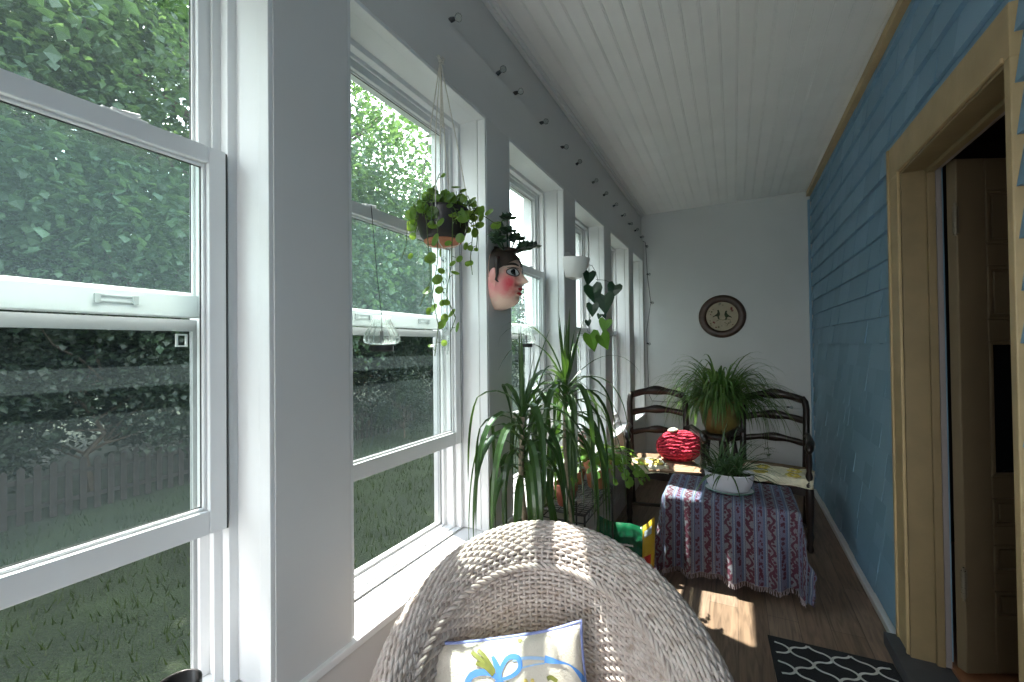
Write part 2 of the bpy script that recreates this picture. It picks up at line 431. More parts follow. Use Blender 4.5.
# dim room beyond
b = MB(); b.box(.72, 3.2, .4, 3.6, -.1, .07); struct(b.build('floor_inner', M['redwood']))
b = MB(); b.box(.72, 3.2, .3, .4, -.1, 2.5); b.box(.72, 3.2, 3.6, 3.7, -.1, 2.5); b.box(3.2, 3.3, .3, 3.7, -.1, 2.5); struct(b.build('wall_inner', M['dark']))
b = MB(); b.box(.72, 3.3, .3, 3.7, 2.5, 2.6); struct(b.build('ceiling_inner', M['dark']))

# ------------------------------------------------------------------ light
w = bpy.data.worlds.new('sky'); sc.world = w; w.use_nodes = True
nt = w.node_tree; nt.nodes.clear()
wo = nt.nodes.new('ShaderNodeOutputWorld'); bg = nt.nodes.new('ShaderNodeBackground')
tc = nt.nodes.new('ShaderNodeTexCoord'); sp = nt.nodes.new('ShaderNodeSeparateXYZ'); rp = ramp(nt, [(.0, (.03, .05, .03)), (.03, (.9, .97, .95)), (.12, (.97, 1, 1)), (.5, (.88, .94, 1.0)), (1, (.68, .82, 1.0))])
nt.links.new(tc.outputs['Generated'], sp.inputs[0]); nt.links.new(sp.outputs['Z'], rp.inputs['Fac']); nt.links.new(rp.outputs['Color'], bg.inputs['Color'])
bg.inputs['Strength'].default_value = 6.0
nt.links.new(bg.outputs[0], wo.inputs['Surface'])
sd = bpy.data.lights.new('sun', 'SUN'); sun = bpy.data.objects.new('sun', sd); COL.objects.link(sun)
sd.energy = 16; sd.angle = R(.6); sd.color = (1, .95, .87)
sun.rotation_euler = Vector((1, -.33, -1.9)).to_track_quat('-Z', 'Y').to_euler(); sun.location = (-6, 2, 12)
sc.view_settings.view_transform = 'Standard'; sc.view_settings.exposure = 0.58
sc.cycles.max_bounces = 14; sc.cycles.diffuse_bounces = 9; sc.cycles.transparent_max_bounces = 24
def lamp(name, loc, size, sy, power, rot, col=(1, 1, 1)):
    l = bpy.data.lights.new(name, 'AREA'); l.shape = 'RECTANGLE'; l.size = size; l.size_y = sy; l.energy = power; l.color = col
    o = bpy.data.objects.new(name, l); COL.objects.link(o); o.location = loc; o.rotation_euler = rot; return o
lamp('back_fill_lamp', (-.1, YB-.15, 1.4), 1.0, 1.5, 9, (R(90), 0, 0), (.95, .98, 1))  # added fill lamp outside the back opening, brightens the porch
pl_ = bpy.data.lights.new('inner_room_fill', 'POINT'); pl_.energy = 1.6; pl_.color = (1, .86, .68); pl_.shadow_soft_size = .08  # added unseen point lamp that brightens the open door leaf
po = bpy.data.objects.new('inner_room_fill', pl_); COL.objects.link(po); po.location = (1.5, .75, 1.5)

# ------------------------------------------------------------------ garden outside
GZ = -.85
def grass_mat():
    m, nt, out = nodes('mown_grass')
    b_ = N(nt, 'ShaderNodeBsdfPrincipled'); b_.inputs['Roughness'].default_value = .9
    tc = N(nt, 'ShaderNodeTexCoord')
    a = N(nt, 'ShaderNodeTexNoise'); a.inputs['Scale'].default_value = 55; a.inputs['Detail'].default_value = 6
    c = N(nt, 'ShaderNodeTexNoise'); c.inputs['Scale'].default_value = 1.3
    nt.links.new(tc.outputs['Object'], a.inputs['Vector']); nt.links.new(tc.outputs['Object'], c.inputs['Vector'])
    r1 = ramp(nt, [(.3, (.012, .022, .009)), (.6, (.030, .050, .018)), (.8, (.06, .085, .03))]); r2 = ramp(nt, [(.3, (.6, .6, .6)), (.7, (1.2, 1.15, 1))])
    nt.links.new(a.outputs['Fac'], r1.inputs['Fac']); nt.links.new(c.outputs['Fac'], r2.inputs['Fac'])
    mu = N(nt, 'ShaderNodeMix'); mu.data_type = 'RGBA'; mu.blend_type = 'MULTIPLY'; mu.inputs[0].default_value = 1
    nt.links.new(r1.outputs[0], mu.inputs[6]); nt.links.new(r2.outputs[0], mu.inputs[7]); nt.links.new(mu.outputs[2], b_.inputs['Base Color'])
    bp = N(nt, 'ShaderNodeBump'); bp.inputs['Distance'].default_value = .05; nt.links.new(a.outputs['Fac'], bp.inputs['Height']); nt.links.new(bp.outputs[0], b_.inputs['Normal'])
    nt.links.new(b_.outputs[0], out.inputs['Surface']); return m
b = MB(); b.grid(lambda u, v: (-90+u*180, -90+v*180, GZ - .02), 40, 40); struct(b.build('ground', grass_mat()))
rnd = random.Random(11)
gb = MB()
for i in range(16000):
    x = rnd.uniform(-7.8, -1.3); y = rnd.uniform(-1.2, 9)
    if rnd.random() < (-x-2.5)/9: continue
    h = rnd.uniform(.04, .09); a = rnd.uniform(0, PI); lx, ly = rnd.uniform(-.04, .04), rnd.uniform(-.04, .04); q = .006
    gb.add([(x-q*cos(a), y-q*sin(a), GZ-.02), (x+q*cos(a), y+q*sin(a), GZ-.02), (x+lx, y+ly, GZ+h)], [(0, 1, 2)])
tag(gb.build('grass', leaf_mat('grass_blade', (.010, .022, .006), (.035, .058, .014), (.05, .08, .015))), 'short mown green lawn grass below the porch windows', 'grass', kind='stuff')

M['treeleaf'] = leaf_mat('maple_leaf', (.026, .058, .038), (.065, .115, .065), (.13, .22, .06), fac=.42)  # greens greyed toward teal, putting the haze of the panes into the leaf colour
M['darkleaf'] = leaf_mat('hedge_leaf', (.010, .020, .012), (.030, .045, .026), (.04, .07, .02), fac=.25)
M['bark'] = mat('grey_brown_bark', (.10, .075, .055), .9, .3, 8, .5, 30)
def crown(n, rx, ry, rz, cz, size, seed, clusters=26):
    r = random.Random(seed); b = MB(); cs = []
    for i in range(clusters):
        th = r.uniform(0, 2*PI); ph = math.acos(r.uniform(-.8, 1)); k = r.uniform(.55, .95)
        cs.append((Vector((rx*k*sin(ph)*cos(th), ry*k*sin(ph)*sin(th), cz+rz*k*cos(ph))), r.uniform(.22, .42)*min(rx, rz)))
    for i in range(n):
        c, cr = r.choice(cs)
        d = Vector((r.gauss(0, 1), r.gauss(0, 1), r.gauss(0, .7))).normalized()*cr*(r.random()**.4)
        p = c+d; s = size*r.uniform(.6, 1.4)
        a = Vector((r.uniform(-1, 1), r.uniform(-1, 1), r.uniform(-.9, .3))).normalized()
        q = a.cross(Vector((r.uniform(-.5, .5), r.uniform(-.5, .5), 1))).normalized()
        nrm = a.cross(q)
        b.add([p, p+a*s*.5+q*s*.38, p+a*s+nrm*s*.15, p+a*s*.5-q*s*.38, p+a*s*.45-nrm*s*.08], [(0,1,4), (1,2,4), (2,3,4), (3,0,4)])
    return b
def trunk(h, r0, seed, br=7, rx=2.):
    r = random.Random(seed); b = MB()
    pts = [(r.uniform(-.1, .1)*i*.4, r.uniform(-.1, .1)*i*.4, h*i/6) for i in range(7)]
    b.tube(pts, [r0*(1-.11*i) for i in range(7)], 8)
    for i in range(br):
        k = r.randint(2, 6); p = Vector(pts[k]); a = r.uniform(0, 2*PI); l = rx*r.uniform(.5, .9)
        q = [p+Vector((cos(a)*l*t+r.uniform(-.1, .1)*t, sin(a)*l*t, l*.6*t+r.uniform(-.1, .1))) for t in (0, .33, .66, 1)]
        b.tube(q, [r0*.4, r0*.3, r0*.2, r0*.08], 5)
    return b
def tree(name, cr, tk, leafm, loc, rz, sc_, label, cat, group):
    t = thing(name, label, cat, loc, rz, group); t.scale = (sc_,)*3
    c = cr.copy() if isinstance(cr, bpy.types.Object) else cr.build('crown', leafm)
    k = tk.copy() if isinstance(tk, bpy.types.Object) else tk.build('trunk', M['bark'])
    for o in (c, k):
        if o.name not in COL.objects: COL.objects.link(o)
        o.parent = t
    return c, k
A = None; rnd = random.Random(5)
spots = [(-9.3, -2.2, 1.0), (-9.9, 1.2, 1.12), (-9.2, 4.6, .95), (-9.6, 8.0, 1.05), (-9.0, 11.8, .72), (-13.5, -.5, 1.25), (-13.8, 5.0, 1.3), (-14, 10.5, 1.05), (-9.8, -6.2, 1.1), (-12.2, 17.0, .8)]
lab = ['leafy maple tree beyond the fence, seen through the nearest window', 'broad leafy maple tree straight behind the fence in the nearest window', 'leafy maple tree beyond the fence, seen through the second window', 'tall leafy tree beyond the second window, right of the maple', 'smaller leafy tree seen through the third window', 'taller tree in the back row behind the nearest window', 'tallest tree in the back row of the garden', 'back row tree far along the garden', 'leafy tree at the far left end of the garden', 'low tree at the far right end of the garden']
for i, (x, y, s_) in enumerate(spots):
    if A is None or i == 2:
        A = tree('maple_tree', crown(30000, 3.6, 3.6, 4.5, 5.3, .13, 5+i, 48), trunk(7, .17, i, 9, 2.6), M['treeleaf'], (x, y, GZ), rnd.uniform(0, 6), s_, lab[i], 'tree', 'trees beyond the garden fence')
    else:
        tree('maple_tree', A[0], A[1], None, (x, y, GZ), rnd.uniform(0, 6), s_, lab[i], 'tree', 'trees beyond the garden fence')
Bs = None
hspots = [(-9.4, -5.2), (-9.6, -2.9), (-9.3, -.9), (-9.7, 1.0), (-9.3, 2.9), (-9.6, 4.8), (-9.3, 6.8), (-9.6, 8.8), (-9.5, 11.0), (-9.4, 13.4), (-9.9, 16.0)]
hspots += [(-12.4, -9+2.9*k) for k in range(12)]
hspots += [(-7.1, .35), (-7.2, 5.6), (-7.0, 7.9)]
for i, (x, y) in enumerate(hspots):
    lb = 'dark shrub in the hedge behind the picket fence' if x > -12 else 'tall dark shrub in the back row of the hedge'
    gp = 'shrubs of the hedge behind the fence' if x > -12 else 'tall shrubs of the back row'
    if x > -8: lb, gp = 'small low shrub growing in front of the picket fence', 'low shrubs in front of the fence'
    rz = rnd.uniform(0, 6); s_ = rnd.uniform(.95, 1.1) if -12 < x < -8 else (rnd.uniform(1.8, 2.1) if x < -8 else .42)
    if Bs is None: Bs = tree('hedge_shrub', crown(12000, 1.7, 1.7, 1.6, 1.7, .09, 77, 40), trunk(1.6, .05, 9, 12, 1.5), M['darkleaf'], (x, y, GZ), rz, s_, lb, 'shrub', gp)
    else: tree('hedge_shrub', Bs[0], Bs[1], None, (x+(.5 if -11 < x < -8 else 0), y, GZ), rz, s_, lb, 'shrub', gp)
# weathered picket fence
M['fence'] = mat('weathered_picket', (.020, .016, .014), .9, .25, 12)
fr_ = thing('picket_fence', 'weathered brown picket fence in front of the hedge', 'fence', (-7.9, 3.2, GZ))
b = MB(); b.box(-.03, 0, -4.4, 7, .15, .21); b.box(-.03, 0, -4.4, 7, .50, .56); b.build('rail', M['fence'], fr_)
b = MB(); hh = .72
b.add([(0, 0, 0), (0, .07, 0), (0, .07, hh-.04), (0, .035, hh), (0, 0, hh-.04), (.018, 0, 0), (.018, .07, 0), (.018, .07, hh-.04), (.018, .035, hh), (.018, 0, hh-.04)],
      [(4,3,2,1,0), (5,6,7,8,9), (1,2,7,6), (2,3,8,7), (3,4,9,8), (4,0,5,9)])
pk = b.build('picket', M['fence'], fr_, loc=(0, -4.35, 0)); y = -4.35+.145
while y < 7:
    c = pk.copy(); COL.objects.link(c); c.parent = fr_; c.location = (0, y, rnd.uniform(-.02, .01)); y += .145

# ------------------------------------------------------------------ plant helpers
def strap(b, base, dirv, length, width, droop, n=9, lift=0., fold=.25, twist=0., wall=None, early=.4):
    """one long leaf: leaves base along dirv and bends over under its weight"""
    d = Vector(dirv).normalized(); p = Vector(base); side = d.cross(Vector((0,0,1)))
    if side.length < .05: side = Vector((1,0,0))
    side.normalize(); st = length/n; vs = []
    for i in range(n+1):
        t = i/n; w_ = width*(min(1, .45+t*2.2))*(1-max(0, t-.25)/.75)**.75*.5+.0003
        nr = side.cross(d).normalized()
        vs += [p-side*w_+nr*w_*fold, p, p+side*w_+nr*w_*fold]
        p = p+d*st
        if wall is not None and p.x-width < wall: p.x = wall+width; d.x = max(d.x, 0.); side = (side+Vector((0, .6, 0))).normalized() if side.y > 0 else (side-Vector((0, .6, 0))).normalized()
        d = (d+Vector((0, 0, -droop/n*(early+(2.2-2*early)*t)))).normalized()
        side = (side+nr*twist/n).normalized()
    fs = []
    for i in range(n):
        a = i*3; fs += [(a, a+1, a+4, a+3), (a+1, a+2, a+5, a+4)]
    b.add(vs, fs); return p
def disc_leaf(b, c, nrm, r, cup=.15, long=1.):
    nrm = Vector(nrm).normalized(); u = nrm.cross(Vector((.3,.2,1))).normalized(); v = nrm.cross(u)
    vs = [Vector(c)-nrm*r*cup]; k = 10
    for j in range(k):
        a = 2*PI*j/k; vs.append(Vector(c)+u*cos(a)*r+v*sin(a)*r*long)
    b.add(vs, [(0, 1+j, 1+(j+1) % k) for j in range(k)])
HEART = [(0, 0), (.30, .22), (.52, .10), (.56, -.18), (.42, -.50), (.2, -.82), (0, -1.1), (-.2, -.82), (-.42, -.50), (-.56, -.18), (-.52, .10), (-.30, .22)]
def heart_leaf(b, base, down, nrm, s):
    d = Vector(down).normalized(); nn = Vector(nrm); nn = (nn-d*nn.dot(d)).normalized(); q = d.cross(nn)
    vs = [Vector(base)-q*x*s-d*y*s+nn*(abs(x)*s*.25-abs(y)*.12*s) for x, y in HEART]
    cidx = len(vs); vs.append(Vector(base)+d*.4*s)
    b.add(vs, [(cidx, i, (i+1) % 12) for i in range(12)])
def arc(p0, p1, sag, n=10):
    p0, p1 = Vector(p0), Vector(p1)
    return [p0.lerp(p1, i/n)+Vector((0, 0, -4*sag*(i/n)*(1-i/n))) for i in range(n+1)]

M['dracaena'] = leaf_mat('dracaena_leaf', (.016, .042, .016), (.045, .095, .025), (.12, .24, .03), fac=.2, rough=.35)
M['spider'] = leaf_mat('spider_plant_leaf', (.03, .085, .02), (.10, .20, .05), (.25, .42, .10), fac=.3, rough=.4)
M['spiderdark'] = leaf_mat('dark_spider_leaf', (.03, .075, .03), (.07, .13, .05), (.14, .25, .07), fac=.25, rough=.4)
M['roundleaf'] = leaf_mat('round_leaf', (.05, .12, .02), (.11, .22, .04), (.35, .52, .06), fac=.42, rough=.35)
M['ivy'] = leaf_mat('ivy_leaf', (.006, .022, .012), (.014, .045, .02), (.03, .09, .02), fac=.15, rough=.35)
M['stem'] = mat('green_stem', (.07, .11, .03), .6)
M['cane'] = mat('pale_brown_cane', (.30, .24, .17), .8, .3, 60, .3, 80)
M['terracotta'] = mat('terracotta_clay', (.42, .17, .09), .8, .12, 25)
M['soil'] = mat('potting_soil', (.035, .024, .016), 1, .4, 60, .5, 90)
M['blackwood'] = mat('dark_walnut_stain', (.016, .009, .007), .35, .4, 14, .05, 30)
M['rush'] = mat('brown_seat', (.33, .20, .12), .7, .25, 30, .4, 120)
M['blackmetal'] = mat('black_wire', (.02, .02, .022), .4)

# ------------------------------------------------------------------ wicker armchair
WX, WD = .07, .80
r0 = Vector((cos(R(27.33)), sin(R(27.33)), 0)); f0 = Vector((-sin(R(27.33)), cos(R(27.33)), 0))
base = r0*WX+f0*WD
wk = thing('wicker_armchair', 'whitewashed wicker barrel armchair with broad rolled rim in front of the windows', 'armchair', tuple(base), R(27.33))
def wmat():
    m, nt, out = nodes('whitewashed_wicker')
    b_ = N(nt, 'ShaderNodeBsdfPrincipled'); b_.inputs['Roughness'].default_value = .55
    tc = N(nt, 'ShaderNodeTexCoord'); nz = N(nt, 'ShaderNodeTexNoise'); nz.inputs['Scale'].default_value = 45; nz.inputs['Detail'].default_value = 6
    nt.links.new(tc.outputs['Object'], nz.inputs['Vector'])
    rp = ramp(nt, [(.26, (.34, .26, .21)), (.42, (.45, .37, .335)), (.75, (.60, .525, .49))]); nt.links.new(nz.outputs['Fac'], rp.inputs['Fac'])
    nt.links.new(rp.outputs[0], b_.inputs['Base Color']); nt.links.new(b_.outputs[0], out.inputs['Surface']); return m
M['wicker'] = wmat(); M['wickdark'] = mat('wicker_core', (.13, .10, .085), .9)
# profile control points: (a, b, z at arms, z at crown)
PR = [(.255, .308, .625, .735), (.276, .334, .652, .775), (.306, .368, .662, .800), (.340, .400, .635, .812), (.365, .425, .575, .795), (.380, .440, .500, .745), (.382, .446, .43, .66)]
def hull(t, s):
    """t: 0 right arm front .. 1 left arm front; s: 0 inner edge .. 1 outer fold"""
    k = s*(len(PR)-1); i = min(int(k), len(PR)-2); f = k-i
    def cm(c):
        p0, p1, p2, p3 = PR[max(i-1, 0)][c], PR[i][c], PR[i+1][c], PR[min(i+2, len(PR)-1)][c]
        return .5*(2*p1+(p2-p0)*f+(2*p0-5*p1+4*p2-p3)*f*f+(3*p1-p0-3*p2+p3)*f**3)
    a, bb, z0, z1 = cm(0), cm(1), cm(2), cm(3)
    return a, bb, z0, z1
ARM = .30
def ring(t, a, bb, z0, z1):
    # total parameter length: straight arm, half ellipse, straight arm
    la = ARM; le = PI*(a+bb)/2; tot = 2*la+le; q = t*tot
    cx = -.016*max(0, 1-max(0, a-.255)/.08)
    if q < la: x, y, w_ = a, -(la-q), 0.; z = z0-.05*(la-q)/la
    elif q > la+le: x, y, w_ = -a, -(q-la-le), 0.; z = z0-.05*(q-la-le)/la
    else:
        th = (q-la)/le*PI; x, y = a*cos(th), bb*sin(th); w_ = max(0, sin(th))**.8; z = z0+(z1-z0)*w_
    return Vector((x+cx, y, z))
NSP = 176
def weave(b, fn, rows, amp, r, nsp=NSP, seg=4, sgn=1):
    """weft strands following fn(t, row) and passing over and under the stakes"""
    for k in range(rows):
        pts = []
        for i in range(nsp*seg//2+1):
            t = i/(nsp*seg//2)
            p, nrm = fn(t, k/(rows-1) if rows > 1 else 0)
            o = cos(PI*(t*nsp/2*1.0+k))*amp*sgn
            pts.append(p+nrm*o)
        b.tube(pts, r, 5)
def srf(t, s):
    p = ring(t, *hull(t, s))
    pt = ring(min(t+.004, 1), *hull(t, s))-ring(max(t-.004, 0), *hull(t, s))
    s1, s0 = min(s+.02, 1), max(s-.02, 0)
    ps = ring(t, *hull(t, s1))-ring(t, *hull(t, s0))
    n_ = pt.cross(ps).normalized()
    return p, n_
def nsrf(t, s):
    p, n_ = srf(t, s)
    return p, -n_ if n_.z < -.2 else n_
b = MB(); weave(b, lambda t, s: nsrf(t, s), 30, .0030, .0046)
b.build('rolled_rim', M['wicker'], wk, smooth=True)
def inner(t, s):
    a, bb, z0, z1 = hull(t, 0)
    sh = s*.035; p = ring(t, a-sh, bb-sh*1.6, z0, z1)
    zb = .36; p.z = p.z*(1-s)+zb*s
    q = ring(min(t+.004, 1), a, bb, 0, 0)-ring(max(t-.004, 0), a, bb, 0, 0)
    return p, Vector((-q.y, q.x, 0)).normalized()
b = MB(); weave(b, inner, 36, .0028, .0046)
b.build('inner_back', M['wicker'], wk, smooth=True)
def outer(t, s):
    a, bb, z0, z1 = hull(t, 1)
    p = ring(t, a-.05*s, bb-.06*s, z0, z1); p.z = p.z*(1-s)+.13*s
    q = ring(min(t+.004, 1), a, bb, 0, 0)-ring(max(t-.004, 0), a, bb, 0, 0)
    return p, Vector((q.y, -q.x, 0)).normalized()
b = MB(); weave(b, outer, 34, .004, .0058)
b.build('outer_skirt', M['wicker'], wk, smooth=True)
# stakes the weave is carried on
b = MB()
for i in range(NSP//2+1):
    t = min(max((i+.0)/(NSP/2), .002), .998)
    b.tube([srf(t, s/8)[0] for s in range(9)], .0042, 5)
    b.tube([inner(t, s/4)[0] for s in range(5)], .0042, 5)
    b.tube([outer(t, s/4)[0] for s in range(5)], .0042, 5)
b.build('stake', M['wicker'], wk, smooth=True)['kind'] = 'stuff'
def braid(b, fn, r, amp, turns, n=260):
    for ph in (0, PI*2/3, PI*4/3):
        pts = []
        for i in range(n+1):
            t = i/n; p, nrm = fn(t); a = 2*PI*turns*t+ph
            pts.append(p+nrm*cos(a)*amp+Vector((0, 0, 1))*sin(a)*amp)
        b.tube(pts, r, 5)
b = MB(); braid(b, lambda t: (inner(t, 0)[0]+Vector((0, 0, .004)), inner(t, 0)[1]), .0048, .0055, 26)
b.build('inner_braid', M['wicker'], wk, smooth=True)
b = MB(); braid(b, lambda t: (outer(t, 1)[0], outer(t, 1)[1]), .006, .006, 22); b.build('bottom_braid', M['wicker'], wk, smooth=True)
# seat: woven deck
b = MB()
for k in range(46):
    y = -.30+k*.0118
    if y < 0: hw = .205
    else: hw = .205*math.sqrt(max(0, 1-(y/.262)**2))
    if hw < .02: continue
    b.tube([(-hw+2*hw*i/24, y, .375+.003*cos(PI*(i+k))) for i in range(25)], .0055, 5)
b.build('seat', M['wicker'], wk, smooth=True)
b = MB(); b.tube([(-.23, -.3, .36), (.23, -.3, .36)], .018, 10); b.tube([(-.30, -.30, .14), (.30, -.30, .14)], .014, 10); b.build('front_rail', M['wicker'], wk, smooth=True)
for sx in (-1, 1):
    for y, x in ((-.29, .31), (.24, .22)):
        c = MB(); c.tube([(sx*x, y, .16), (sx*x*1.03, y*1.03, 0)], [.020, .016], 10); c.build('leg', M['wicker'], wk, smooth=True)
    # arm fronts: closed spiral scroll
    c = MB(); pts = [srf(0 if sx > 0 else 1, s/14)[0] for s in range(15)]
    pts = [inner(0 if sx > 0 else 1, 1)[0]]+[inner(0 if sx > 0 else 1, 0)[0]]+pts+[outer(0 if sx > 0 else 1, 1)[0]]
    c.tube(pts, .009, 8); c.build('arm_front', M['wicker'], wk, smooth=True)

# ------------------------------------------------------------------ cushion on the armchair
M['linen'] = mat('cream_linen', (.66, .58, .49), .85, .06, 12, .25, 300)
M['bluecord'] = mat('lavender_blue_piping', (.22, .25, .50), .6, .1, 60)
M['ribbon'] = leaf_mat('blue_ribbon_stitch', (.06, .19, .55), (.10, .28, .68), (.1, .3, .7), fac=.05, rough=.5)
M['ribbonlight'] = mat('pale_blue_stitch', (.35, .52, .75), .6, .1, 90)
M['stitchgreen'] = mat('olive_stitch', (.19, .19, .03), .6, .2, 90)
M['stitchyellow'] = mat('yellow_flower_stitch', (.72, .55, .16), .6, .15, 90)
M['stitchpink'] = mat('pink_flower_stitch', (.75, .35, .30), .6, .15, 90)
cu = thing('cushion', 'cream linen cushion with blue piping and an embroidered blue bow on the wicker chair', 'cushion', (0, 0, 0))
pc = r0*(-.010)+f0*(.890)+Vector((0, 0, .508))
ax = (r0*cos(R(7))+Vector((0,0,1))*sin(R(7))).normalized()
vv = Vector((0,0,1))*cos(R(24))+f0*sin(R(24)); ay = (vv-ax*vv.dot(ax)).normalized(); az = ax.cross(ay)      # az faces the viewer
HS = .178
def pil(u, v, side=1, off=0.):
    e = (1-u*u)*(1-v*v); e = max(e, 0)
    th = .056*e**.42*side
    pin = 1-.07*(1-abs(u)**3)*abs(v)**6
    pin2 = 1-.07*(1-abs(v)**3)*abs(u)**6
    wr_ = .003*sin(9*u+3*v)*e
    return Vector((u*HS*pin2, v*HS*pin, th+wr_*side+off))
cu.location = pc; cu.rotation_euler = Matrix((ax, ay, az)).transposed().to_euler()
b = MB(); b.grid(lambda u, v: pil(2*u-1, 2*v-1), 30, 30); b.grid(lambda u, v: pil(1-2*u, 2*v-1, -1), 30, 30); b.build('cushion_cover', M['linen'], cu, smooth=True)
edge = []
for q in range(4):
    for i in range(20):
        t = -1+i/10
        u, v = [(t, 1), (1, -t), (-t, -1), (-1, t)][q]; edge.append(pil(u, v))
edge.append(edge[0])
b = MB(); b.tube(edge, .0042, 7); b.build('piping', M['bluecord'], cu, smooth=True)
def stitch(b, pts, w_, off=.0016, n=26):
    """an embroidered band: flat ribbon that follows the bulge of the cushion"""
    P_ = []
    m_ = len(pts)-1
    for i in range(n+1):
        k = i/n*m_; j = min(int(k), m_-1); f = k-j
        g = [pts[max(j-1, 0)], pts[j], pts[j+1], pts[min(j+2, m_)]]
        P_.append([.5*(2*g[1][c]+(g[2][c]-g[0][c])*f+(2*g[0][c]-5*g[1][c]+4*g[2][c]-g[3][c])*f*f+(3*g[1][c]-g[0][c]-3*g[2][c]+g[3][c])*f**3) for c in (0, 1)])
    vs = []
    for i, (x, y) in enumerate(P_):
        x2, y2 = P_[min(i+1, n)]; x1, y1 = P_[max(i-1, 0)]; dx, dy = x2-x1, y2-y1; l = math.hypot(dx, dy) or 1
        ww = w_(i/n) if callable(w_) else w_
        for sg in (-1, 1): vs.append(pil(x-sg*dy/l*ww, y+sg*dx/l*ww, 1, off))
    b.add(vs, [(2*i, 2*i+1, 2*i+3, 2*i+2) for i in range(n)])
def zc(zx, zy): return ((zx-445)/400.+.13, 1.09-(zy-(215-(zx-50)*.13))/400.)
zp = lambda l: [zc(*q) for q in l]
b = MB()
for l, w_ in (([(370, 375), (320, 350), (250, 360), (215, 400), (215, 440), (245, 480)], .035), ([(370, 375), (385, 330), (420, 290), (465, 290), (470, 330), (430, 360), (370, 375)], .028),
              ([(370, 375), (340, 420), (300, 460), (285, 520)], .05), ([(370, 375), (395, 420), (400, 470), (430, 530)], .045), ([(375, 370), (365, 330), (345, 285)], .035)):
    stitch(b, zp(l), (lambda q, w_=w_: w_*(.55+.45*sin(PI*min(q*1.1, 1)))))
stitch(b, zp([(590, 295), (640, 305), (700, 318), (740, 345), (780, 385), (820, 430), (850, 480)]), lambda q: .036*(.6+.4*cos(q*9)))
b.build('ribbon_bow', M['ribbon'], cu, smooth=True)
b = MB(); stitch(b, zp([(440, 300), (500, 292), (560, 292), (600, 296)]), .016, .0012); stitch(b, zp([(480, 330), (540, 318), (590, 312)]), .008, .0012); b.build('pale_ribbon', M['ribbonlight'], cu, smooth=True)
for grp in (([(350, 345), (310, 290), (275, 258)], [(350, 352), (300, 310), (245, 268)], [(345, 358), (310, 330), (265, 315)]), ([(385, 390), (420, 430), (450, 480)], [(400, 385), (440, 410), (480, 440)]), ([(590, 370), (610, 365), (635, 380)],)):
    b = MB()
    for l in grp: stitch(b, zp(l), .022, .002, 8)
    b.build('green_stem_stitch', M['stitchgreen'], cu, smooth=True)
b = MB(); stitch(b, zp([(470, 215), (480, 212), (488, 218)]), .022, .002, 8); b.build('small_green_stitch', M['stitchgreen'], cu)
b = MB(); rr = random.Random(2); b2 = MB()
for i in range(34):
    q = b2 if i % 4 == 0 else b
    cx, cy = rr.uniform(485, 640), rr.uniform(375, 500); u0, v0 = zc(cx, cy)
    vs = [pil(u0, v0, 1, .003)]+[pil(u0+.024*cos(a*PI/3), v0+.024*sin(a*PI/3), 1, .0015) for a in range(6)]
    q.add(vs, [(0, 1+a, 1+(a+1) % 6) for a in range(6)])
b.build('flower_stitch', M['stitchyellow'], cu); b2.build('pink_flower', M['stitchpink'], cu)

